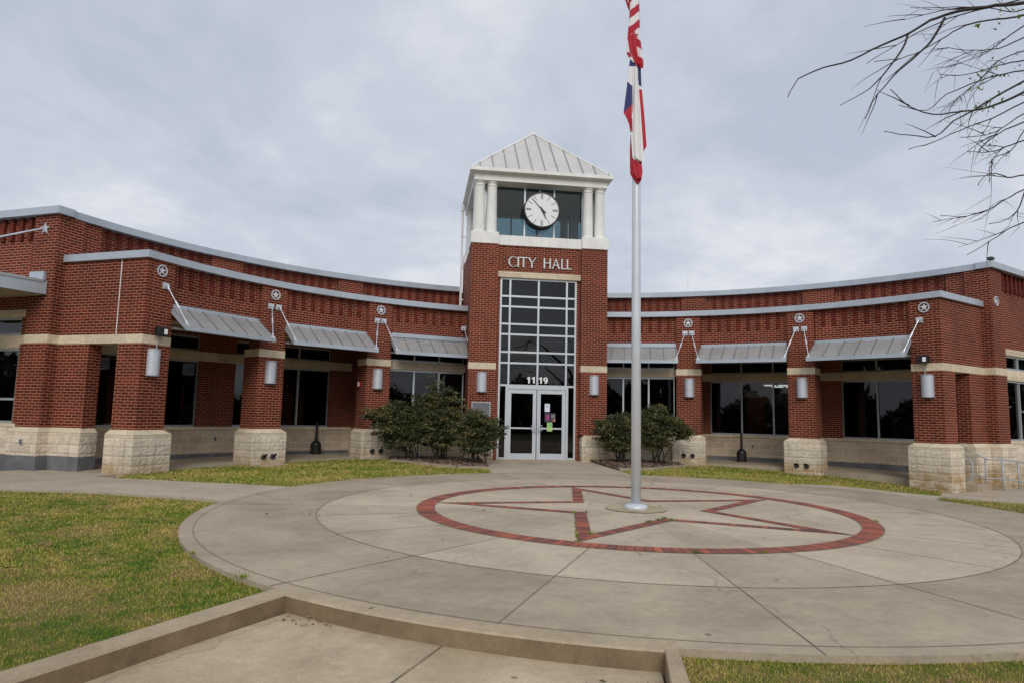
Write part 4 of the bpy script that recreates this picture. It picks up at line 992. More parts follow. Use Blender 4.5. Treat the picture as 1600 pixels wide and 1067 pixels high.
# lobby inside the tower
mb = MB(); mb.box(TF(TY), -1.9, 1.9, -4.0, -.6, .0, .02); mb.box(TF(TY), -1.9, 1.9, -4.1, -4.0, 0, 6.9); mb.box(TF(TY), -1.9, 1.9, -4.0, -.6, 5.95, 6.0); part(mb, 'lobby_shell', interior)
# white downpipe at the back left corner of the tower
mb = MB(); f_ = F((-2.37, 14.25), (0, -1)); mb.box(f_, -.04, .04, -.04, .04, 4.78, 9.0); mb.box(f_, -.07, .06, -.07, .07, 9.0, 9.28)
for z_ in (5.6, 6.8, 8.0): mb.box(f_, -.05, .10, -.045, .045, z_, z_ + .05)
part(mb, 'downpipe', white)
# antenna on the roof behind
mb = MB(); mb.tube([(6.9, 15.2, 5.8), (6.9, 15.2, 6.75), (6.9, 15.2, 7.25)], [.014, .012, .004], 6)
tag(mb.build('antenna', rod_m), 'thin whip antenna standing on the flat roof right of the flagpole', 'antenna')

# ------------------------------------------------------------------ clock
ck = empty('wall_clock', (.02, TY + .2, 8.16), 'round white faced clock with black rim on the tower glass', 'clock')
CF = F((.02, TY + .02), (0, -1)); cz = 8.157; cr = .562
def disk(mb, fr, cz, r, y0, y1, n=48, mi=0):
    pts = [(r * cos(2 * PI * k / n), cz + r * sin(2 * PI * k / n)) for k in range(n)]; mb.prism(fr, pts, y0, y1, mi)
mb = MB(); disk(mb, CF, cz, .600, -.38, -.008)
n = 48
ring = MB()
for k in range(n):
    a0, a1 = 2 * PI * k / n, 2 * PI * (k + 1) / n
    P = lambda r, a, y: CF.p(r * cos(a), y, cz + r * sin(a))
    mb.face([P(.600, a0, .03), P(.600, a1, .03), P(.600, a1, -.01), P(.600, a0, -.01)]); mb.face([P(.565, a0, .03), P(.565, a1, .03), P(.600, a1, .03), P(.600, a0, .03)]); mb.face([P(.565, a0, -.01), P(.565, a1, -.01), P(.565, a1, .03), P(.565, a0, .03)])
mb.build('clock_case', black, ck)
mb = MB(); disk(mb, CF, cz, .566, -.008, 0); mb.build('clock_face', simple('clock_white', (.80, .80, .82), .35, 0, .02), ck)
def bar(mb, ang, r0, r1, w0, w1, y, off=0):     # ang clockwise from 12
    a = R(ang); d_ = Vector((sin(a), cos(a))); t_ = Vector((d_.y, -d_.x)); o_ = t_ * off
    q4 = [d_ * r0 + t_ * w0 / 2 + o_, d_ * r1 + t_ * w1 / 2 + o_, d_ * r1 - t_ * w1 / 2 + o_, d_ * r0 - t_ * w0 / 2 + o_]
    mb.prism(CF, [(p.x, cz + p.y) for p in q4], y, y + .006)
mb = MB()
for h_ in range(12):
    if h_ % 3 == 0:
        for o_ in (-.020, .020): bar(mb, h_ * 30, .36, .535, .020, .020, .0005, o_)
    else: bar(mb, h_ * 30, .36, .535, .014, .014, .0005)
mb.build('hour_marks', simple('mark_grey', (.05, .05, .06), .5), ck)
mb = MB(); bar(mb, 317.5, -.12, .50, .035, .016, .012); mb.build('minute_hand', black, ck)
mb = MB(); bar(mb, 154, -.10, .02, .03, .05, .022); bar(mb, 154, .02, .33, .05, .022, .022); bar(mb, 128, -.02, .17, .05, .035, .030); disk(mb, CF, cz, .03, .02, .036, 16); mb.build('hour_hand', black, ck)
mb = MB()
mb.box(CF, -.03, .03, -.5, -.37, cz - .8, cz + .8); mb.build('bracket', alu_d, ck)

# ------------------------------------------------------------------ lettering
LF = TF(TY + .15 - .02); sx = .003193
def lx(c): return -1.047 + (c - 97) * sx
z0, z1 = 6.215, 6.555; hz = z1 - z0
letm = simple('letter_metal', (.55, .55, .55), .4, .4)
mb = MB(); th, tn = .050, .030
def vert(x, w_, a=z0, b=z1): mb.prism(LF, [(x, a), (x + w_, a), (x + w_, b), (x, b)], 0, .03)
def hor(xa, xb, z, w_): mb.prism(LF, [(xa, z), (xb, z), (xb, z + w_), (xa, z + w_)], .0, .029)
def C_():
    cx, cz_ = (lx(97) + lx(182)) / 2 + .03, (z0 + z1) / 2; rx, rz = .165, hz / 2 + .004; n = 26; P = []
    for i in range(n):
        a0 = R(42 + 276 * i / n); a1 = R(42 + 276 * (i + 1) / n)
        def w_(a): return tn * .5 + (th - tn * .5) * abs(cos(a)) ** 1.0 * (1 if cos(a) < 0 else .45)
        q4 = [(cx + rx * cos(a0), cz_ + rz * sin(a0)), (cx + rx * cos(a1), cz_ + rz * sin(a1)), (cx + (rx - w_(a1)) * cos(a1), cz_ + (rz - w_(a1) * .8) * sin(a1)), (cx + (rx - w_(a0)) * cos(a0), cz_ + (rz - w_(a0) * .8) * sin(a0))]
        mb.prism(LF, q4, 0, .03)
lt = empty('metal_lettering', (0, TY + .13, 6.2), 'brushed metal letters CITY HALL on the brick above the entrance', 'sign')
def letter(f_):
    global mb
    mb = MB(); f_(); mb.build('letter', letm, lt)
def T_(): hor(lx(212), lx(297), z1 - .034, .034); vert(lx(246), th, z0, z1 - .034)
def Y_():
    xa, xm, xb = lx(300), lx(341), lx(388); zm = z0 + hz * .48
    vert(xm - th / 2, th, z0, zm); mb.prism(LF, [(xa, z1), (xa + .06, z1), (xm + .02, zm), (xm - .03, zm)], 0, .03); mb.prism(LF, [(xb - .035, z1), (xb, z1), (xm + .025, zm), (xm - .01, zm)], 0, .028)
def H_(): vert(lx(464), th); vert(lx(524), th); hor(lx(464) + th, lx(524), z0 + hz * .50, .028)
def A_():
    xa, xm, xb = lx(553), lx(592), lx(637); mb.prism(LF, [(xa, z0), (xa + .035, z0), (xm + .012, z1), (xm - .012, z1)], 0, .028); mb.prism(LF, [(xb - .062, z0), (xb, z0), (xm + .015, z1), (xm - .018, z1)], 0, .03); hor(xa + .06, xb - .07, z0 + hz * .32, .028)
letter(C_); letter(lambda: vert(lx(192), th)); letter(T_); letter(Y_); letter(H_); letter(A_)
letter(lambda: (vert(lx(648), th), hor(lx(648) + th, lx(699), z0, .034))); letter(lambda: (vert(lx(706), th), hor(lx(706) + th, lx(757), z0, .034)))
# street number
mb = MB(); nz0, nh = 2.462, .205; NF = TF(TY + .22 - .008)
def one(x): mb.prism(NF, [(x + .045, nz0), (x + .10, nz0), (x + .10, nz0 + nh), (x + .058, nz0 + nh), (x + .0, nz0 + nh * .80), (x + .0, nz0 + nh * .62), (x + .045, nz0 + nh * .70)], 0, .012)
def nine(x):
    cx, cz_, n = x + .075, nz0 + nh * .66, 20; rx, rz, ix, iz = .075, nh * .34, .026, nh * .14
    for i in range(n):
        a, b = 2 * PI * i / n, 2 * PI * (i + 1) / n; mb.prism(NF, [(cx + rx * cos(a), cz_ + rz * sin(a)), (cx + rx * cos(b), cz_ + rz * sin(b)), (cx + ix * cos(b), cz_ + iz * sin(b)), (cx + ix * cos(a), cz_ + iz * sin(a))], 0, .012)
    for i in range(10):   # tail: lower right quarter sweeping to the lower left
        a, b = R(10 - 130 * i / 10), R(10 - 130 * (i + 1) / 10); oz = nz0 + nh * .52; q_ = lambda rr, aa, kz: (cx + rr * cos(aa), oz + (nh * .52 * kz) * sin(aa))
        mb.prism(NF, [q_(.075, a, 1), q_(.075, b, 1), q_(.026, b, .66), q_(.026, a, .66)], 0, .0125)
one(-.345); one(-.185); one(.05); nine(.19)
tag(mb.build('street_number', simple('number_white', (.85, .85, .85), .5, 0, .02)), 'white street number 1119 over the entrance doors', 'sign')

# ------------------------------------------------------------------ awnings
def awning(fr, x0, x1, zt_, zf_, dep, label, ywall=0):
    cx = (x0 + x1) / 2; b = fr.p(cx, ywall, zf_); t = empty('awning', b, label, 'awning', 'metal awnings over the windows')
    mb = MB(); P = lambda x, y, z: fr.p(x, y, z); th_ = .045
    ya, yb = ywall + .005, ywall + dep
    A = [P(x0, ya, zt_), P(x1, ya, zt_), P(x1, yb, zf_), P(x0, yb, zf_)]; B = [P(x0, ya, zt_ - th_), P(x1, ya, zt_ - th_), P(x1, yb, zf_ - th_), P(x0, yb, zf_ - th_)]
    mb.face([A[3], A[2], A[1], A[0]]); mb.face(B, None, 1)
    for i in range(4): j = (i + 1) % 4; mb.face([B[i], B[j], A[j], A[i]])
    sm = mb; n = max(3, int(round((x1 - x0) / .41)))
    for i in range(0, n + 1):
        x = x0 + .016 + (x1 - x0 - .032) * i / n; w_ = .010
        sm.face([P(x - w_, ya, zt_), P(x - w_, yb, zf_), P(x - w_, yb, zf_ + .03), P(x - w_, ya, zt_ + .03)], None, 2); sm.face([P(x + w_, ya, zt_ + .03), P(x + w_, yb, zf_ + .03), P(x + w_, yb, zf_), P(x + w_, ya, zt_)], None, 2); sm.face([P(x - w_, ya, zt_ + .03), P(x - w_, yb, zf_ + .03), P(x + w_, yb, zf_ + .03), P(x + w_, ya, zt_ + .03)], None, 2)
        sm.face([P(x - w_, yb, zf_), P(x + w_, yb, zf_), P(x + w_, yb, zf_ + .03), P(x - w_, yb, zf_ + .03)], None, 2)
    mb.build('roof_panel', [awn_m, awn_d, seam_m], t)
    fm = MB(); fm.box(fr, x0 - .01, x1 + .01, yb, yb + .03, zf_ - .085, zf_ + .015)
    fm.box(fr, x0 + .0, x1 - .0, ywall, ywall + .02, zt_ - .01, zt_ + .075)
    for x in (x0 - .012, x1 - .028):
        fm.face([P(x, ya, zt_ - .10), P(x, yb, zf_ - .08), P(x, yb, zf_ + .01), P(x, ya, zt_ + .01)]); fm.face([P(x + .04, ya, zt_ - .10), P(x + .04, yb, zf_ - .08), P(x + .04, yb, zf_ + .01), P(x + .04, ya, zt_ + .01)])
        fm.face([P(x, ya, zt_ - .10), P(x + .04, ya, zt_ - .10), P(x + .04, yb, zf_ - .08), P(x, yb, zf_ - .08)]); fm.face([P(x, ya, zt_ + .01), P(x + .04, ya, zt_ + .01), P(x + .04, yb, zf_ + .01), P(x, yb, zf_ + .01)])
    # bottom tie back to the wall
    fm.box(fr, x0, x1, ywall + .0, ywall + .03, zf_ - .02, zf_ + .03)
    fm.build('frame', coping_m, t)
    return t
def rod(t, top, bot, wallfr=None):
    top = Vector(top); bot = Vector(bot); mb = MB(); d_ = bot - top
    mb.tube([top, bot], .012, 8); mb.tube([top + d_ * .40, top + d_ * .58], .024, 8); mb.tube([top + d_ * .0, top + d_ * .10], .022, 8); mb.tube([top + d_ * .90, bot], .022, 8)
    r_ = mb.build('support_rod', rod_m, t, smooth=False)
    pm = MB(); a = math.atan2(top.x, top.y - YC); f_ = F((top.x, top.y), (-sin(a), -cos(a)))
    pm.box(f_, -.085, .085, -.062, -.035, top.z - .075, top.z + .075); pm.tube([f_.p(-.05, 0, top.z), f_.p(.05, 0, top.z)], .028, 8); pm.box(f_, -.02, .02, -.04, .01, top.z - .05, top.z + .05); pm.build('anchor_plate', rod_m, r_)
    bm_ = MB(); f_ = F((bot.x, bot.y), (-sin(a), -cos(a))); bm_.box(f_, -.05, .05, -.05, .04, bot.z - .10, bot.z - .01); bm_.tube([f_.p(-.06, 0, bot.z - .01), f_.p(.06, 0, bot.z - .01)], .024, 8); bm_.build('clevis', rod_m, r_)
AW = [(60.45, 46.85, 61.75, 45.5), (42.85, 29.0, 44.25, 27.6), (25.05, 11.75, 26.5, 12.1)]
AL = {(-1, 0): 'metal awning at the far left end bay, beside the leftmost corner pier', (-1, 1): 'metal awning over the left bay with the black ash urn', (-1, 2): 'metal awning touching the left side of the tower above tall shrubs',
      (1, 2): 'metal awning crossed by the flagpole, right of the tower', (1, 1): 'metal awning over the right bay with lit ceiling lights inside', (1, 0): 'metal awning at the far right end bay beside the corner pier'}
for s in (-1, 1):
    for k, (a, b, ta, tb) in enumerate(AW):
        ca = s * (a + b) / 2; hw = 11.17 * sin(R((a - b) / 2)); fr = WF(11.215 * cos(R((a - b) / 2)), ca)
        sag = 11.215 - 11.215 * cos(R((a - b) / 2))
        dep = .66
        t = awning(fr, -hw, hw, 3.80, 3.30, dep, AL[s, k])
        if k == 2:
            fl = MB(); fl.box(fr, -hw, hw, -.02, .05, 3.80, 3.93); fl.build('flashing', coping_m, t)
        for tp, ee in ((ta, s * 1), (tb, -s * 1)):
            # outer end x sign: angle larger -> away from tower
            if tp > 40 or tp > 20 or True:
                sgn = 1 if (tp > (a + b) / 2) else -1; xe = s * sgn * (hw - .05)
                if k == 2 and tp < 15: top = (s * 2.30, 10.72 if 0 else 10.9, 4.22); top = tuple(pol(11.07, s * 12.35)) + (4.24,)
                else: top = tuple(pol(11.05, s * tp)) + (4.25,)
                rod(t, top, fr.p(xe, dep - .03, 3.36))

# ------------------------------------------------------------------ star medallions
SL = {(-1, 0): 'leftmost ringed star medallion, above the floodlight on the left corner pier', (-1, 1): 'ringed star medallion on the second pier from the left', (-1, 2): 'ringed star medallion on the pier just left of the tower shrubs',
      (1, 2): 'ringed star medallion on the pier just right of the flagpole', (1, 1): 'ringed star medallion on the second pier from the right corner', (1, 0): 'ringed star medallion above the floodlight on the right corner pier'}
star_m = simple('medallion_grey', (.66, .68, .71), .5, 0, .05)
def medallion(fr, z, r, label):
    t = empty('star_medallion', fr.p(0, 0, z), label, 'ornament', 'star medallions on the piers')
    mb = MB(); n = 32
    for k in range(n):
        a0, a1 = 2 * PI * k / n, 2 * PI * (k + 1) / n; P = lambda rr, a, y: fr.p(rr * cos(a), y, z + rr * sin(a)); ri = r * .80
        mb.face([P(ri, a0, .03), P(r, a0, .03), P(r, a1, .03), P(ri, a1, .03)][::-1]); mb.face([P(r, a0, 0), P(r, a1, 0), P(r, a1, .03), P(r, a0, .03)]); mb.face([P(ri, a0, 0), P(ri, a1, 0), P(ri, a1, .03), P(ri, a0, .03)])
    mb.build('ring', rod_m, t)
    mb = MB(); pts = []
    for k in range(10):
        rr = r * .83 if k % 2 == 0 else r * .33; a = PI / 2 + k * PI / 5; pts.append((rr * cos(a), rr * sin(a)))
    c = fr.p(0, .022, z)
    for k in range(10):
        a, b = pts[k], pts[(k + 1) % 10]; mb.face([c, fr.p(b[0], .014, z + b[1]), fr.p(a[0], .014, z + a[1])])
    mb.build('star', star_m, t, recalc=False)
    return t
for s in (-1, 1):
    for k, pa in enumerate(PA): medallion(WF(RF, s * pa), 4.59, .143, SL[s, k])
medallion(F(EP(1, 13.92, .28), (ENR.x, ENR.y)), 4.99, .143, 'ringed star medallion high on the outer column at the right edge')

# ------------------------------------------------------------------ wall lamps
LL = {(-1, 0): 'half round wall lamp under the floodlight on the leftmost pier', (-1, 1): 'half round wall lamp on the second pier from the left', (-1, 2): 'half round wall lamp on the pier left of the tall shrubs', (-1, 3): 'half round wall lamp on the brick left of the entrance doors',
      (1, 3): 'half round wall lamp on the brick right of the entrance doors', (1, 2): 'half round wall lamp on the first pier right of the flagpole', (1, 1): 'half round wall lamp on the second pier right of the flagpole', (1, 0): 'half round wall lamp under the floodlight on the right corner pier'}
def sconce(fr, z0, z1, label):
    t = empty('wall_lamp', fr.p(0, 0, (z0 + z1) / 2), label, 'wall lamp', 'half round wall lamps'); c = fr.p(0, .0, 0); a = math.atan2(fr.x.y, fr.x.x) if False else math.atan2(fr.y.y, fr.y.x)
    r = .158; mb = MB(); mb.lathe((c[0], c[1]), [(r, z0 + .03), (r, z1 - .03)], 20, 0, a - PI / 2, a + PI / 2); mb.build('shade', lamp_m, t, smooth=True, recalc=False)
    for (za, zb_) in ((z0, z0 + .03), (z1 - .03, z1)):
        mb = MB()
        pts = [(r + .006) * cos(2 * PI * k / 40 - PI / 2 + a) + c[0] for k in range(21)]; pts2 = [(c[0] + (r + .006) * cos(a - PI / 2 + PI * k / 20), c[1] + (r + .006) * sin(a - PI / 2 + PI * k / 20)) for k in range(21)]
        mb.vprism(pts2, za, zb_); mb.build('rim', alu_d, t)
for s in (-1, 1):
    for k, pa in enumerate(PA): sconce(WF(RF, s * (pa + (.55 if k == 0 else .1)) ) if k else F(WF(RF, s * pa).p(-s * -.06 if s < 0 else .0, 0, 0)[:2], WF(RF, s * pa).y), 2.135, 2.755, LL[s, k])
    sconce(F((s * 1.83, TY), (0, -1)), 2.125, 2.755, LL[s, 3])

# floodlights
for s, lab in ((-1, 'black LED floodlight on the stone band of the leftmost pier'), (1, 'black LED floodlight on the stone band of the right corner pier')):
    fr = WF(RF, s * PA[0]); t = empty('floodlight', fr.p(.0, 0, 3.15), lab, 'floodlight', 'floodlights on the corner piers'); x = .02 if s < 0 else -.02
    mb = MB(); mb.box(fr, x - .15, x + .13, .06, .20, 3.06, 3.26); mb.box(fr, x - .05, x + .05, 0, .06, 3.10, 3.2); mb.build('housing', black, t, bevel=.015)
    mb = MB(); mb.box(fr, x - .0, x + .085, .20, .208, 3.10, 3.22); mb.build('led_panel', ledm, t)
    mb = MB(); mb.tube([fr.p(x + .02, .03, 3.1), fr.p(x + .0, .03, 3.0), fr.p(x - .02, .03, 2.9), fr.p(x - .03, .03, 2.76)], .014, 8); mb.build('conduit', alu_d, t)
# fire alarm strobes
for s, lab in ((-1, 'red and white fire alarm strobe on the pier left of the shrubs'), (1, 'red and white fire alarm strobe beside the right bay windows')):
    if s < 0: fr = F(WF(RF, -PA[2]).p(-PW, -.42, 0)[:2], -WF(RF, -PA[2]).x)
    else: fr = F(WF(11.5, 25.75).p(.12, -1.2, 0)[:2], WF(11.5, 25.75).x)
    t = empty('fire_alarm', fr.p(0, 0, 2.3), lab, 'fire alarm', 'fire alarm strobes')
    mb = MB(); mb.box(fr, -.06, .07, 0, .05, 2.20, 2.36); mb.build('body', red, t, bevel=.006)
    mb = MB(); mb.box(fr, -.03, .03, .05, .09, 2.21, 2.35); mb.build('strobe', whitep, t)
# plaque
t = empty('wall_plaque', (-1.83, TY, 1.7), 'metal plaque on the brick left of the entrance, half hidden by shrubs', 'plaque')
mb = MB(); mb.box(TF(TY), -2.13, -1.53, .0, .03, 1.38, 1.82); mb.build('frame', alu_d, t)
mb = MB(); mb.box(TF(TY), -2.10, -1.56, .03, .034, 1.41, 1.79); mb.build('panel', simple('plaque_grey', (.16, .17, .19), .4, .3), t)
# drain outlets at the foot of four piers
DL = {(-1, 1): 'second pier from the left', (-1, 2): 'pier left of the tall shrubs', (1, 2): 'first pier right of the flagpole', (1, 1): 'second pier right of the flagpole'}
for s in (-1, 1):
    for k in (1, 2):
        fr = WF(RF, s * PA[k]); zz = {(-1, 1): .17, (-1, 2): .24, (1, 2): .235, (1, 1): .09}[s, k]
        for q_, dxx in ((0, -.16), (1, .12)):
            t = empty('drain_outlet', fr.p(dxx, .125, zz), '%s drain nozzle at the foot of the %s' % (('left', 'right')[q_], DL[s, k]), 'drain outlet', 'drain nozzles in the pier bases')
            mb = MB(); n = 20; P = lambda rr, a, y: fr.p(dxx + rr * cos(a), .125 + y, zz + rr * sin(a))
            for i in range(n):
                a0, a1 = 2 * PI * i / n, 2 * PI * (i + 1) / n
                mb.face([P(.075, a0, 0), P(.075, a1, 0), P(.062, a1, .06), P(.062, a0, .06)]); mb.face([P(.062, a0, .06), P(.062, a1, .06), P(.050, a1, .05), P(.050, a0, .05)])
            mb.face([P(.05, 2 * PI * i / n, .045) for i in range(n)]); mb.build('nozzle', pipe_m, t, smooth=False)
            mb = MB(); m_ = 8
            for i in range(m_):
                a0, a1 = PI * .15 + PI * .7 * i / m_, PI * .15 + PI * .7 * (i + 1) / m_; mb.face([P(.066, a0, .04), P(.066, a1, .04), P(.066 + .02 * sin(a1), a1, .115 * sin(a1) + .04), P(.066 + .02 * sin(a0), a0, .115 * sin(a0) + .04)])
            mb.build('hood', pipe_m, t)
        mb = MB(); z_ = zt(*WF(RF, s * PA[k]).p(0, .4, 0)[:2]) + .02
        mb.box(fr, -.36, .34, .13, .42, z_ - .1, z_); sp_ = mb.build('splash_pad', conc_walk, bevel=.01)
        tag(sp_, 'concrete splash pad below the drains of the %s' % DL[s, k], 'splash pad', 'splash pads below the drains')
# ash urns
for (x, y, z_, lab) in ((-7.05, 12.45, .03, 'black ash urn with a thin neck under the left awning'), (7.32, 11.68, .0, 'black ash urn with a thin neck under the right awning')):
    t = empty('ash_urn', (x, y, z_), lab, 'ash urn', 'ash urns in the arcades')
    mb = MB(); mb.lathe((x, y), [(.0, z_), (.17, z_ + .01), (.165, z_ + .30), (.14, z_ + .37), (.05, z_ + .44), (.0, z_ + .44)], 20); mb.build('bucket', black, t)
    mb = MB(); mb.lathe((x, y), [(.05, z_ + .43), (.036, z_ + .9), (.042, z_ + .98), (.03, z_ + 1.02), (0, z_ + 1.02)], 14); mb.build('neck', black, t)
# outlets on the walls
for fr, x, z_, lab in ((WF(13.75, -45.3), .1, .55, 'small electric outlet on the block wall under the left bay'), (WF(13.75, 35.4), 0, .52, 'small electric outlet on the block wall right of the right urn'), (F((0, YC), (-ENR.x, ENR.y)), -14.0, .58, 'small electric outlet on the leftmost column base')):
    mb = MB(); yy = .0 if abs(x) < 5 else .385; mb.box(fr, x - .035, x + .035, yy, yy + .03, z_ - .06, z_ + .06); mb.box(fr, x - .02, x + .02, yy + .03, yy + .036, z_ - .045, z_ - .005, 1); mb.box(fr, x - .02, x + .02, yy + .03, yy + .036, z_ + .005, z_ + .045, 1)
    tag(mb.build('wall_outlet', [alu_d, black]), lab, 'outlet', 'outlets on the walls')
# camera on the right coping
t = empty('security_camera', (*EP(1, 13.62, .30), 6.12), 'small dark security camera on the roof corner at the right', 'security camera')
fr = F(EP(1, 13.62, .30), (ENR.x, ENR.y)); mb = MB(); mb.box(fr, -.09, .09, -.05, .10, 6.15, 6.24); mb.build('body', simple('dkgrey', (.06, .06, .06)), t, bevel=.02); mb = MB(); mb.box(fr, -.02, .02, -.03, .03, 6.12, 6.16); mb.build('bracket', alu_d, t)
# notices on the right door
NL = [(.262, .43, 1.555, 1.815, (.72, .76, .84), 'white paper notice with a pale blue crest on the right door', (.25, .35, .55), 'white_notice'), (.27, .435, 1.235, 1.515, (.07, .06, .10), 'dark flyer with a magenta ribbon on the right door', (.55, .04, .22), 'dark_flyer'),
      (.455, .62, 1.235, 1.515, (.07, .065, .08), 'dark grey flyer with an orange corner on the right door', (.62, .22, .12), 'dark_flyer'), (.345, .52, .935, 1.215, (.42, .62, .20), 'green and yellow flyer across the push rail of the right door', (.10, .45, .25), 'green_flyer')]
for i, (xa, xb, za, zb_, c, lab, c2, nm) in enumerate(NL):
    mb = MB(); yy = -.0215; mb.box(GF, xa, xb, yy, yy + .003, za, zb_, 0); cx, cz_ = (xa + xb) / 2, (za + zb_) / 2
    if i == 0: disk(mb, GF, cz_ + .04, .028, yy + .003, yy + .005, 14, 1) if False else mb.prism(GF, [(cx + .028 * cos(k * .4488), cz_ + .05 + .028 * sin(k * .4488)) for k in range(14)], yy + .003, yy + .005, 1)
    elif i == 1:
        mb.prism(GF, [(cx - .045, cz_ - .07), (cx - .02, cz_ - .07), (cx + .005, cz_ + .0), (cx + .03, cz_ - .07), (cx + .055, cz_ - .07), (cx + .035, cz_ + .06), (cx + .0, cz_ + .095), (cx - .035, cz_ + .06)], yy + .003, yy + .005, 1)
    elif i == 2: mb.prism(GF, [(xb - .075, za + .02), (xb - .012, za + .02), (xb - .012, za + .085), (xb - .05, za + .10), (xb - .08, za + .07)], yy + .003, yy + .005, 1); mb.prism(GF, [(xa + .02, zb_ - .14), (xb - .02, zb_ - .14), (xb - .02, zb_ - .05), (xa + .02, zb_ - .05)], yy + .003, yy + .0045, 2)
    else: mb.prism(GF, [(xa + .06, zb_ - .12), (xb - .03, zb_ - .12), (xb - .03, zb_ - .02), (xa + .09, zb_ - .02)], yy + .003, yy + .005, 1)
    tag(mb.build(nm, [solid('np%d' % i, c), solid('nq%d' % i, c2), solid('nr%d' % i, (.2, .2, .2))]), lab, 'notice', 'notices taped to the right door')

# ------------------------------------------------------------------ entrance canopy at the far left
t = empty('entrance_canopy', (-13.6, 5.6, 4.0), 'flat grey entrance canopy cut by the left edge of the photo', 'canopy')
A0 = EP(-1, 13.80, .30); ang = R(34); dv = Vector((-sin(ang), -cos(ang))); A1 = A0 + dv * 3.4; wv = Vector((-EDR.x, EDR.y)); A2 = A1 + wv * 6; A3 = EP(-1, 20, .30)
mb = MB(); mb.vprism([tuple(A0), tuple(A1), tuple(A2), tuple(A3)], 4.00, 4.30); mb.build('slab', coping_m, t)
mb = MB(); q_ = [A0 + wv * .08 + dv * .05, A1 + wv * .1 - dv * .06, A2 - dv * .06, A3]; mb.vprism([tuple(p) for p in q_], 3.97, 4.0); mb.build('soffit', soffit, t)
mb = MB(); mb.sweep([tuple(A0 + dv * .1), tuple(A1), tuple(A2)], .02, .06, 4.28, 4.34, side=-1); mb.build('edge_trim', alu_d, t)
mb = MB(); fr = F((0, YC), (-ENR.x, ENR.y)); mb.box(fr, -14.32, -13.86, .285, .36, 4.33, 4.55); mb.build('flashing', coping_m, t)
a_ = Vector((*EP(-1, 14.03, .34), 5.60)); b_ = Vector((*(A0 + dv * 2.6 + wv * .2), 4.36)); mb = MB(); mb.tube([a_, b_], .022, 8); rr_ = mb.build('support_rod', rod_m, t)
mb = MB(); fr = F((a_.x, a_.y), (-ENR.x, ENR.y)); pts = []
for k in range(10):
    r_ = .15 if k % 2 == 0 else .06; a = PI / 2 + k * PI / 5; pts.append((r_ * cos(a), 5.60 + r_ * sin(a)))
mb.prism(fr, pts, -.055, -.03); mb.build('star_anchor', rod_m, rr_)

rail_m = simple('rail_paint', (.40, .43, .47), .5, .2)
# ------------------------------------------------------------------ handrail at the right steps
t = empty('handrail', (*EP(1, 12.96, .56), -.35), 'grey pipe handrail beside the steps at the right end', 'handrail')
mb = MB(); Pn = lambda u, n, z: (*EP(1, u, n), z); rr_ = .021
mb.tube([Pn(12.55, -.55, .96), Pn(12.6, -.19, .78), Pn(12.62, .36, .51), Pn(13.0, .56, .52), Pn(16.5, .56, .20)], rr_, 8); mb.tube([Pn(12.55, -.55, .40), Pn(12.6, -.20, .23), Pn(12.62, .29, -.01), Pn(12.95, .56, .0), Pn(16.4, .56, -.33)], rr_ * .9, 8); mb.build('rail', rail_m, t, smooth=True)
for u, n_, zt1, zl in ((12.98, .56, .52, -.5), (14.0, .56, .42, -.5), (15.2, .56, .31, -.5), (12.62, .30, .52, -.4), (12.56, -.5, .93, -.1)):
    mb = MB(); mb.tube([Pn(u, n_, zl), Pn(u, n_, zt1)], rr_, 8); mb.build('post', rail_m, t, smooth=True)
t = empty('handrail', (*EP(1, 11.95, .2), -.2), 'short looped pipe handrail end beside the right corner pier', 'handrail')
mb = MB(); mb.tube([Pn(11.95, -.55, .52), Pn(11.95, .20, .49), Pn(11.95, .25, .44), Pn(11.95, .25, .03), Pn(11.95, .20, -.02), Pn(11.95, .0, -.02), Pn(11.95, -.55, .02)], rr_, 8); mb.build('rail', rail_m, t, smooth=True); mb = MB(); mb.tube([Pn(11.95, -.45, -.1), Pn(11.95, -.45, .5)], rr_, 8); mb.build('post', rail_m, t)

# ------------------------------------------------------------------ flagpole and flags
PX, PY = SC.x, SC.y
t = empty('flagpole', (PX, PY, 0), 'tall silver flagpole standing in the centre of the brick star', 'flagpole')
mb = MB(); mb.tube([(PX, PY, .0), (PX, PY, 3), (PX, PY, 6), (PX, PY, 10.6)], [.078, .073, .066, .052], 28); mb.build('pole', polem, t, smooth=True)
mb = MB(); mb.lathe((PX, PY), [(.185, .008), (.187, .04), (.175, .062), (.12, .078), (.082, .085), (.078, .09)], 32); mb.build('collar', polem, t, smooth=True, recalc=False)
mb = MB(); mb.lathe((PX, PY), [(0.0, 10.75)] + [(.1 * sin(a), 10.72 + .1 * (1 - 1) + .09 * cos(a)) for a in [PI * k / 10 for k in range(1, 10)]] + [(0, 10.62)], 16); mb.build('finial', polem, t, smooth=True)
mb = MB(); mb.tube([(PX + .02, PY + .11, 1.3), (PX + .02, PY + .10, 5), (PX + .015, PY + .09, 10.4)], .003, 5); mb.build('halyard', whitep, t); mb = MB(); mb.box(F((PX, PY), (0, 1)), -.02, .02, .06, .10, 1.22, 1.40); mb.build('cleat', polem, t)
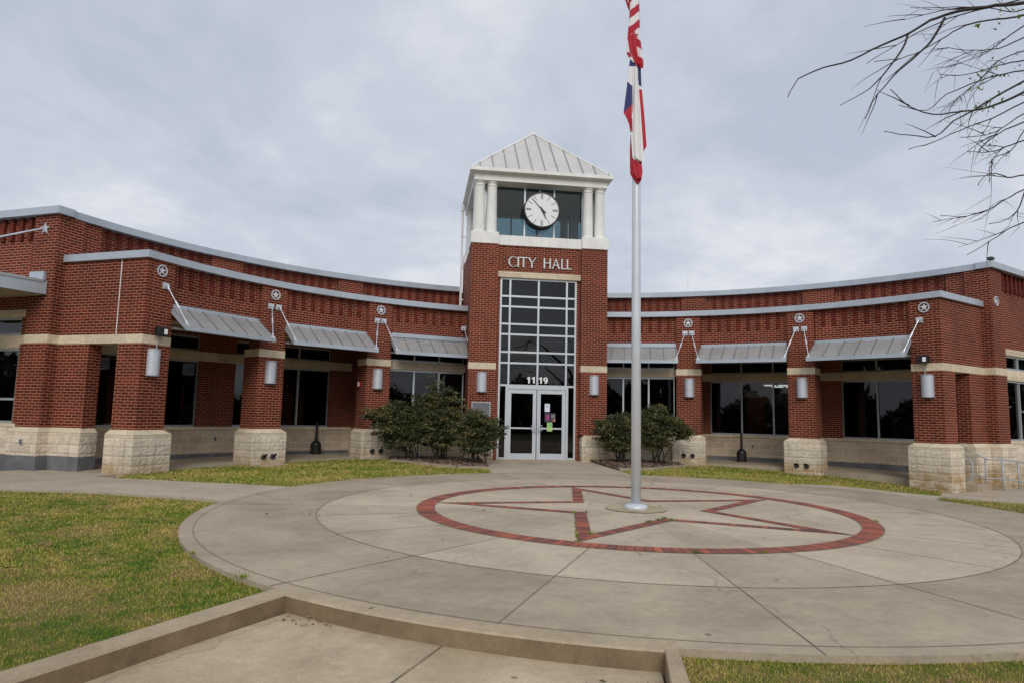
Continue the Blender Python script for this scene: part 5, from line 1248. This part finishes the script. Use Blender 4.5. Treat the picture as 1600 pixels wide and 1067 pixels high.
# flag cloths: outlines measured at their real size on the pole, hung as folded sheets
FXv = Vector((cos(YAW), -sin(YAW))); FYv = Vector((-sin(YAW), -cos(YAW)))   # right and front of the bundle
def zof(py):   # height on the pole for the tabulated rows
    T = ((320, 4.95), (290, 5.24), (265, 5.514), (110, 7.249), (0, 8.517), (-120, 9.9))
    for (a, b), (c, d) in zip(T, T[1:]):
        if c <= py <= a: return b + (d - b) * (a - py) / (a - c)
    return 9.9
def xof(px, py): return (px - (991 - (py - 290) * .0 * 1)) / 92.0
def cloth(mb, rows, depth, bulge, colf, pleats=2.0, nx=10, thick=.012, ph=0):
    """rows: (py, xl, xr); a sheet with pleats hanging between two edges"""
    nx = nx * 2; ys = np.linspace(rows[0][0], rows[-1][0], max(8, int((rows[-1][0] - rows[0][0]) / 1.0))); ra = np.array(rows)
    def P(j, i, back):
        y = ys[j]; xl = np.interp(y, ra[:, 0], ra[:, 1]); xr = np.interp(y, ra[:, 0], ra[:, 2]); tt = i / nx; x = (xl + (xr - xl) * tt - 992.0) / 92.0
        d_ = depth + bulge * sin(PI * tt) + .016 * sin(pleats * 2 * PI * tt + ph + y * .012) - (thick if back else 0)
        v = Vector((PX, PY)) + FXv * x + FYv * d_; return (v.x, v.y, zof(y) + (0 if not back else 0))
    for j in range(len(ys) - 1):
        for i in range(nx):
            ym = (ys[j] + ys[j + 1]) / 2; tm = (i + .5) / nx; xl = np.interp(ym, ra[:, 0], ra[:, 1]); xr = np.interp(ym, ra[:, 0], ra[:, 2]); mi = colf(xl + (xr - xl) * tm, ym, tm)
            mb.face([P(j, i, 0), P(j, i + 1, 0), P(j + 1, i + 1, 0), P(j + 1, i, 0)], None, mi); mb.face([P(j, i, 1), P(j + 1, i, 1), P(j + 1, i + 1, 1), P(j, i + 1, 1)], None, mi)
    for j in range(len(ys) - 1):
        for i in (0, nx): mb.face([P(j, i, 0), P(j + 1, i, 0), P(j + 1, i, 1), P(j, i, 1)], None, colf(*[(np.interp(ys[j], ra[:, 0], ra[:, 1 if i == 0 else 2])), ys[j], i / nx]))
REDi, WHi, BLi = 0, 1, 2
mb = MB()
cloth(mb, [(100, 980, 988), (112, 978, 988), (140, 975.5, 987), (165, 972.5, 986), (182, 970.5, 985), (190, 975, 984), (200, 979, 984), (212, 981, 984)], .10, .03, lambda x, y, t_: BLi if y < 110 else (WHi if y < 134 + (x - 976) * .9 and y < 142 else (BLi if y < 182 - (x - 971) * 1.0 - 0 else REDi)), 1.0, 12)
cloth(mb, [(104, 988, 996), (112, 988, 997), (140, 987, 998), (180, 985, 1002), (232, 984, 1006), (238, 990, 1003), (243, 994, 999)], .085, .02, lambda x, y, t_: (BLi if y < 140 + (t_ - .8) * 10 else (WHi if y < 145 else REDi)) if t_ > .55 else WHi, 1.0, 14)
cloth(mb, [(112, 984, 991.5), (140, 983.5, 993.5), (180, 983, 996.5), (220, 982, 999), (250, 984, 1001), (254, 986, 1001), (258, 994, 999)], .125, .035, lambda x, y, t_: WHi, 2.5, 16, .014, .6)
cloth(mb, [(215, 982, 992), (235, 981, 997), (262, 981, 998.5), (275, 981.5, 998.5), (281, 985, 998.5), (285, 988, 998), (290, 991, 994)], .085, .010, lambda x, y, t_: REDi, 1.5, 12, .010, 2)
cloth(mb, [(258, 983.5, 991), (266, 984.5, 998), (276, 986, 998.5), (284, 990, 997)], .145, .012, lambda x, y, t_: REDi, .7, 8, .008, .5)
o = mb.build('state_flag', [f_red, f_white, f_blue], smooth=True, recalc=False); tag(o, 'limp red white and blue lone star state flag hanging folded under the striped flag', 'flag')
mb = MB()
def us(x, y, t_):
    if y < -62: return BLi
    k = (y + (x - 978) * .80 - 1) / 12.6; return WHi if int(math.floor(k)) % 2 == 1 else REDi
cloth(mb, [(-112, 984, 994), (-60, 979, 998), (0, 978, 994), (14, 979.5, 994), (30, 979, 995), (50, 978, 995), (62, 981, 994.5)], .12, .03, us, 1.5, 22, .012)
cloth(mb, [(-70, 975, 986), (-10, 972, 982), (3, 971.5, 981), (10, 974, 980), (17, 976, 980), (23, 978.5, 979.5)], .10, .01, lambda x, y, t_: WHi if (y > 4 and y < 11 and t_ > .35 and t_ < .7) else REDi, 1, 8)
cloth(mb, [(50, 977, 986), (68, 975.5, 990), (86, 979, 992), (94, 983, 993), (104, 986.5, 995), (109, 990, 996)], .13, .02, lambda x, y, t_: REDi if (t_ < .93 or y > 70) else WHi, 1.3, 12, .01, 1)
cloth(mb, [(54, 989, 995), (70, 988, 996), (85, 988, 997.5), (100, 989, 1000), (108, 992, 1000.5), (114, 996, 1000)], .14, .02, lambda x, y, t_: WHi if (y < 66 + t_ * 8 and t_ > .3) or (78 + t_ * 10 < y < 92 + t_ * 10) else (BLi if 0 else REDi), 1, 10, .01, 2)
cloth(mb, [(74, 975, 982), (90, 974.5, 985), (100, 980, 988), (105, 985, 990)], .11, .03, lambda x, y, t_: REDi if (y > 89 and y < 97 and t_ < .55) else WHi, 1, 10, .01)
o = mb.build('national_flag', [f_red, f_white, f_blue], smooth=True, recalc=False); tag(o, 'limp red and white striped flag at the top of the pole', 'flag')

# ------------------------------------------------------------------ shrubs
def shrub(name, base, stems, blobs, nleaf, label, seed):
    rs = np.random.default_rng(seed); random.seed(seed); x0, y0, z0_ = base
    t = empty(name, base, label, 'shrub', 'evergreen shrubs beside the entrance')
    mb = MB()
    for k in range(stems):
        b = blobs[k % len(blobs)]; tx, ty, tz = b[0] + random.uniform(-.6, .6) * b[3], b[1] + random.uniform(-.4, .4) * b[3], b[2] + random.uniform(-.2, .5) * b[4]
        bx, by = x0 + random.uniform(-.22, .22), y0 + random.uniform(-.15, .15)
        pts = []
        for i in range(6):
            q_ = i / 5; pts.append((bx + (tx - bx) * q_ ** 1.4 + random.uniform(-.02, .02), by + (ty - by) * q_ ** 1.4 + random.uniform(-.02, .02), z0_ - .05 + (tz - z0_) * q_))
        mb.tube(pts, [.024, .021, .017, .012, .008, .003], 6)
    mb.build('stems', bark, t, smooth=True)
    V = sum(b[3] * b[3] * b[4] for b in blobs); T = []; RN = []
    for b in blobs:
        n = int(nleaf * b[3] * b[3] * b[4] / V); ncl = max(8, n // 48)
        d_ = rs.normal(size=(ncl, 3)); d_ /= np.linalg.norm(d_, axis=1)[:, None]; rad = rs.uniform(.2, 1.2, ncl) ** .6 * np.where(rs.random(ncl) < .10, 1.25, 1.0)
        cc = np.array([b[0], b[1], b[2]]) + d_ * rad[:, None] * np.array([b[3] * 1.12, b[3], b[4] * 1.06]); shade = rs.uniform(0, .75, ncl) ** 1.3
        idx = rs.integers(0, ncl, n); c = cc[idx] + rs.normal(size=(n, 3)) * np.array([.085, .085, .026]); 
        out = d_[idx] + rs.normal(size=(n, 3)) * .7; out[:, 2] -= .25; out /= np.linalg.norm(out, axis=1)[:, None]; sd2 = np.cross(out, rs.normal(size=(n, 3))); sd2 /= np.linalg.norm(sd2, axis=1)[:, None]
        ln = rs.uniform(.036, .080, n)[:, None]; wd = ln * rs.uniform(.28, .42, n)[:, None]
        q4 = np.stack([c, c + out * ln * .5 + sd2 * wd, c + out * ln, c + out * ln * .5 - sd2 * wd], 1); T.append(q4); RN.append(np.clip(shade[idx] + rs.uniform(0, .38, n), 0, 1))
    scatter_mesh('foliage', np.concatenate(T), np.concatenate(RN), leaf_m, t)
# blob: x, y, z, r_xy, r_z
shrub('evergreen_shrub', (-3.95, 10.0, .06), 9, [(-4.15, 9.95, .85, .50, .38), (-4.55, 9.95, 1.20, .42, .34), (-3.75, 9.9, 1.05, .42, .45), (-4.55, 9.95, 1.50, .24, .22), (-4.2, 9.95, 1.42, .36, .28), (-5.05, 9.9, 1.36, .28, .16), (-4.35, 9.9, .62, .32, .24), (-3.72, 9.9, 1.45, .30, .24), (-4.7, 9.9, .95, .3, .3)], 24000, 'evergreen shrub reaching furthest left, before the pier with the fire alarm', 5)
shrub('evergreen_shrub', (-3.15, 9.9, .06), 10, [(-3.2, 9.85, 1.05, .52, .42), (-3.30, 9.85, 1.62, .36, .34), (-3.25, 9.85, 2.05, .18, .22), (-2.85, 9.85, 1.30, .34, .30), (-2.75, 9.85, 1.85, .18, .16), (-3.05, 9.85, .70, .40, .26), (-3.55, 9.85, 1.45, .26, .2), (-2.62, 9.8, 1.02, .34, .36), (-3.6, 9.8, .95, .34, .4), (-2.5, 9.8, 1.5, .22, .2), (-3.3, 9.8, 2.25, .13, .20), (-3.68, 9.8, 1.85, .20, .18), (-2.85, 9.8, 2.12, .16, .12), (-3.4, 9.8, 2.48, .07, .08)], 25000, 'tallest evergreen shrub with twigs rising before the left windows', 6)
shrub('evergreen_shrub', (-2.02, 9.15, .05), 8, [(-2.02, 9.1, .95, .44, .40), (-2.22, 9.1, 1.16, .36, .26), (-1.80, 9.1, .92, .36, .34), (-2.0, 9.1, .55, .34, .26), (-2.4, 9.1, .85, .30, .30), (-2.1, 9.1, .55, .36, .24), (-1.6, 9.1, 1.02, .26, .26), (-2.05, 9.1, 1.32, .26, .16)], 19000, 'round evergreen shrub nearest the left side of the doors', 7)
shrub('evergreen_shrub', (2.55, 10.05, .05), 8, [(2.50, 10.0, .95, .46, .38), (2.20, 10.0, 1.12, .36, .30), (2.62, 10.0, 1.30, .40, .26), (2.3, 10.0, .68, .36, .24), (1.85, 10.0, .98, .16, .10), (2.9, 10.0, .98, .3, .34), (2.35, 10.0, .62, .40, .26), (2.05, 10.0, 1.2, .3, .24)], 20000, 'evergreen shrub left of the flagpole by the right side of the doors', 8)
shrub('evergreen_shrub', (3.72, 10.0, .05), 9, [(3.62, 9.95, 1.02, .44, .40), (3.40, 9.95, 1.38, .34, .28), (3.62, 9.95, 1.62, .26, .20), (4.02, 9.95, 1.18, .40, .26), (4.35, 9.95, 1.08, .32, .18), (4.45, 9.95, .90, .24, .12), (3.2, 9.95, .95, .3, .34), (3.5, 9.95, .68, .36, .24), (3.15, 9.95, 1.3, .26, .24)], 20000, 'evergreen shrub right of the flagpole leaning over the pier base', 9)

# ------------------------------------------------------------------ the bare tree at the right
TR = {'a':[(1.58, -5.26, 5.3), (1.32, -5.22, 5.27), (1.11, -5.16, 5.25), (0.89, -5.11, 5.2), (0.66, -5.13, 5.08), (0.5, -5.12, 4.97), (0.33, -4.99, 4.92), (0.04, -4.95, 4.76), (-0.21, -4.91, 4.69), (-0.4, -4.8, 4.61), (-0.54, -4.85, 4.4)],
'a1':[(0.5, -5.11, 4.96), (0.34, -5.23, 4.74), (0.08, -5.3, 4.43), (-0.13, -5.35, 4.24), (-0.4, -5.4, 4.07)],
'a2':[(0.9, -5.1, 5.18), (0.72, -5.14, 4.92), (0.49, -5.25, 4.71), (0.3, -5.22, 4.53), (0.06, -5.26, 4.28), (-0.13, -5.34, 4.0)],
'a3':[(1.53, -5.3, 5.15), (1.28, -5.35, 5.06), (1.03, -5.33, 5.02), (0.83, -5.33, 4.93), (0.62, -5.36, 4.79), (0.43, -5.35, 4.67), (0.17, -5.41, 4.54), (-0.06, -5.39, 4.5)],
'a4':[(1.54, -5.04, 5.42), (1.11, -5.04, 5.27), (0.69, -5.13, 5.04), (0.34, -5.16, 4.82), (0.01, -5.2, 4.59)],
'b':[(1.77, -5.02, 4.57), (1.52, -4.99, 4.45), (1.25, -5.06, 4.34), (1.02, -5.09, 4.28), (0.71, -5.11, 4.22), (0.42, -5.19, 4.24), (0.16, -5.29, 4.32)],
'b1':[(1.58, -5.21, 4.57), (1.3, -5.21, 4.41), (1.07, -5.18, 4.26), (0.83, -5.21, 4.12), (0.63, -5.23, 3.95), (0.31, -5.3, 3.91), (-0.01, -5.41, 3.87)],
'b2':[(1.78, -5.01, 4.48), (1.4, -5.03, 4.28), (1.0, -5.09, 4.1), (0.68, -5.16, 3.94), (0.3, -5.3, 3.78)],
'b3':[(1.66, -5.14, 4.72), (1.33, -5.2, 4.61), (1.02, -5.25, 4.48), (0.78, -5.21, 4.37), (0.55, -5.25, 4.18), (0.15, -5.4, 4.12)],
'c':[(2.42, -4.39, 4.62), (2.04, -4.44, 4.43), (1.75, -4.5, 4.21)],
'c1':[(2.01, -4.78, 4.49), (1.57, -4.96, 4.23), (1.26, -5.1, 4.07), (0.81, -5.3, 3.93)],
'd':[(2.28, -4.51, 4.35), (1.84, -4.71, 4.16), (1.51, -4.87, 4.02), (1.04, -5.12, 3.89)],
'e':[(1.66, -5.07, 3.73), (1.31, -5.25, 3.62), (1.03, -5.41, 3.58), (0.78, -5.57, 3.48), (0.56, -5.72, 3.33)],
'f':[(2.3, -4.45, 3.85), (2.05, -4.47, 3.72), (1.7, -4.63, 3.54), (1.41, -4.67, 3.44), (1.03, -4.78, 3.39)],
'g':[(1.67, -5.03, 3.29), (1.29, -5.21, 3.14), (0.93, -5.41, 2.97), (0.54, -5.6, 2.79)],
'g2':[(1.75, -4.98, 3.61), (1.46, -5.18, 3.35), (1.08, -5.43, 3.16), (0.7, -5.66, 3.04)],
'h1':[(2.49, -4.38, 5.57), (2.14, -4.41, 5.4), (1.82, -4.43, 5.33), (1.4, -4.56, 5.24), (1.1, -4.69, 5.12)],
'h2':[(2.19, -4.65, 5.14), (1.87, -4.74, 5.02), (1.52, -4.88, 4.85), (1.21, -4.9, 4.75), (0.88, -5.04, 4.66)],
'h3':[(2.14, -4.72, 5.47), (1.83, -4.8, 5.25), (1.57, -4.87, 5.05), (1.19, -4.94, 4.85), (0.93, -5.04, 4.72)],
'h4':[(2.51, -4.35, 5.44), (2.16, -4.38, 5.28), (1.92, -4.38, 5.04), (1.64, -4.42, 4.82), (1.29, -4.55, 4.54)],
'h5':[(2.3, -4.58, 5.75), (1.99, -4.73, 5.59), (1.61, -4.82, 5.54), (1.11, -4.83, 5.48), (0.72, -4.9, 5.39)],
'h7':[(2.73, -4.08, 4.68), (2.39, -4.24, 4.36), (2.04, -4.35, 4.19), (1.73, -4.62, 3.83)]}
random.seed(21)
TX0, TY0 = 5.6, -4.6
t = empty('bare_tree', (TX0, TY0, -.1), 'leafless tree whose thin dark branches reach in from the top right', 'tree')
limbs = [[(TX0, TY0, 2.3), (TX0 - .9, TY0 - .1, 4.0), (TX0 - 2.0, TY0 - .2, 5.0), (3.0, -5.0, 5.5), (2.3, -5.1, 5.6)], [(TX0, TY0, 2.1), (TX0 - 1.0, TY0, 3.1), (TX0 - 2.2, TY0, 4.0), (2.9, -4.6, 4.6)], [(TX0, TY0, 1.9), (TX0 - 1.2, TY0 + .1, 2.6), (TX0 - 2.4, TY0, 3.3), (2.8, -4.7, 3.8)],
         [(TX0, TY0, 2.4), (TX0 + .2, TY0 + .4, 4.2), (TX0 - .3, TY0 + .9, 6.2), (TX0 - .7, TY0 + 1.1, 7.8)], [(TX0, TY0, 2.3), (TX0 + 1.1, TY0 - .3, 3.9), (TX0 + 2.0, TY0 - .9, 5.6)], [(TX0, TY0, 2.2), (TX0 + .3, TY0 + 1.0, 3.6), (TX0 + .8, TY0 + 2.0, 5.1)], [(TX0, TY0, 2.3), (TX0 - .2, TY0 - 1.2, 3.9), (TX0 - .4, TY0 - 2.2, 5.5)]]
mb = MB(); mb.tube([(TX0 + .02, TY0, -.2), (TX0 - .02, TY0 + .02, .2), (TX0, TY0, 1.2), (TX0, TY0, 2.5)], [.26, .20, .165, .14], 14); mb.build('trunk', bark, t, smooth=True)
mb = MB(); nodes = []
for L_ in limbs:
    n = len(L_); mb.tube(L_, [.105 * (1 - .86 * (i / (n - 1)) ** .8) for i in range(n)], 9); nodes += [Vector(p) for p in L_[2:]]
mb.build('limb', bark, t, smooth=True)
mb = MB()
def twig(p, d_, ln, r, dep):
    pts = [Vector(p)]; d_ = Vector(d_).normalized(); n = 5
    for i in range(n):
        d_ = (d_ + Vector((random.uniform(-.08, .08), random.uniform(-.08, .08), random.uniform(-.09, .05)))).normalized(); pts.append(pts[-1] + d_ * ln / n)
    mb.tube(pts, [r * (1 - .75 * i / n) for i in range(n + 1)], 5, caps=False)
    if dep > 0:
        for i in range(1, n + 1):
            if random.random() < .62:
                a = random.uniform(.3, .75); s_ = random.choice((-1, 1)); ax = Vector((random.uniform(-1, 1), random.uniform(-1, 1), random.uniform(-1, 1))).normalized(); d2 = d_.copy(); d2.rotate(Matrix.Rotation(a * s_, 3, ax)); twig(pts[i], d2, ln * random.uniform(.4, .65), r * .6, dep - 1)
main = {'a': .016, 'b': .013, 'b1': .011, 'c': .013, 'a2': .010, 'f': .009, 'd': .010, 'a3': .009}
for k, pts in TR.items():
    P = [Vector(p) for p in pts]; r = main.get(k, .0085)
    st = min(nodes, key=lambda q_: (q_ - P[0]).length); e_ = P[0] + (P[0] - P[1]).normalized() * .5; mid = (st + e_) / 2
    Q = ([st, mid, e_] if k not in ('a1', 'a2') else []) + P; Q2 = []
    for i in range(len(Q) - 1):
        a_, b_, c_, d_ = Q[max(i - 1, 0)], Q[i], Q[i + 1], Q[min(i + 2, len(Q) - 1)]
        for f_ in (0, .33, .67): Q2.append(.5 * (2 * b_ + (c_ - a_) * f_ + (2 * a_ - 5 * b_ + 4 * c_ - d_) * f_ ** 2 + (3 * b_ - a_ - 3 * c_ + d_) * f_ ** 3) + Vector((random.uniform(-1, 1), random.uniform(-1, 1), random.uniform(-1, 1))) * (.005 if i > 1 else 0))
    Q = Q2 + [Q[-1]]; n = len(Q); mb.tube(Q, [max(.003, r * (1.25 - 1.0 * i / (n - 1))) for i in range(n)], 6)
    for i in range(1, len(P) - 1):
        if k == 'a' and i > 5: continue
        for _ in range(2 if P[i].x > 1.3 else 1):
            if random.random() < (.55 if P[i].x > .9 else .30):
                d_ = (P[i + 1] - P[i]).normalized(); d_ = (d_ + Vector((random.uniform(-.35, .25), random.uniform(-.3, .3), random.uniform(-.45, .35)))).normalized(); twig(P[i], d_, random.uniform(.3, .8), r * .52, 1 if P[i].x > 1.1 else 0)
for L_ in limbs[3:]:
    for i in range(1, len(L_)):
        for _ in range(7):
            p = Vector(L_[i - 1]).lerp(Vector(L_[i]), random.random()); d_ = Vector((random.uniform(-1, 1), random.uniform(-1, 1), random.uniform(-.1, 1))); 
            if d_.x < 0 and limbs.index(L_) != 3: d_.x *= -.5
            twig(p, d_, random.uniform(.9, 1.7), .014, 2)
o = mb.build('branches', bark, t, smooth=True, recalc=False)
# first spring buds on the twigs
rs = np.random.default_rng(3); nb = 150; P = np.array([random.choice(random.choice([TR[k] for k in ('b', 'b1', 'b3', 'h2', 'h4', 'c', 'a3')])[:3]) for _ in range(nb)]) + rs.normal(size=(nb, 3)) * .05
q4 = np.stack([P + rs.normal(size=(nb, 3)) * .014 for _ in range(3)], 1); bud = scatter_mesh('buds', q4, rs.random(nb), simple('bud_green', (.16, .20, .04), .7), t); bud['kind'] = 'stuff'

# ------------------------------------------------------------------ unseen tree belt added behind the viewpoint to darken reflections in the glass
rs = np.random.default_rng(9); n = 42000; th = R(1) * rs.uniform(100, 440, n); rr = 52 + rs.normal(size=n) * 2.5; hmax = 4.6 + 1.8 * np.sin(th * 9) + 1.2 * np.sin(th * 31 + 1)
x = rr * np.cos(th); y = rr * np.sin(th); k = (y < 22) & (rs.random(n) < 1.1); x, y, hmax = x[k], y[k], hmax[k]; n = len(x); z = rs.uniform(-.1, 1, n) * hmax
c = np.stack([x, y, z], 1); q4 = np.stack([c + rs.normal(size=(n, 3)) * .42 for _ in range(4)], 1); tag(scatter_mesh('added_tree_belt', q4, rs.random(n) * .5, leaf_m), None, None, None, 'stuff')
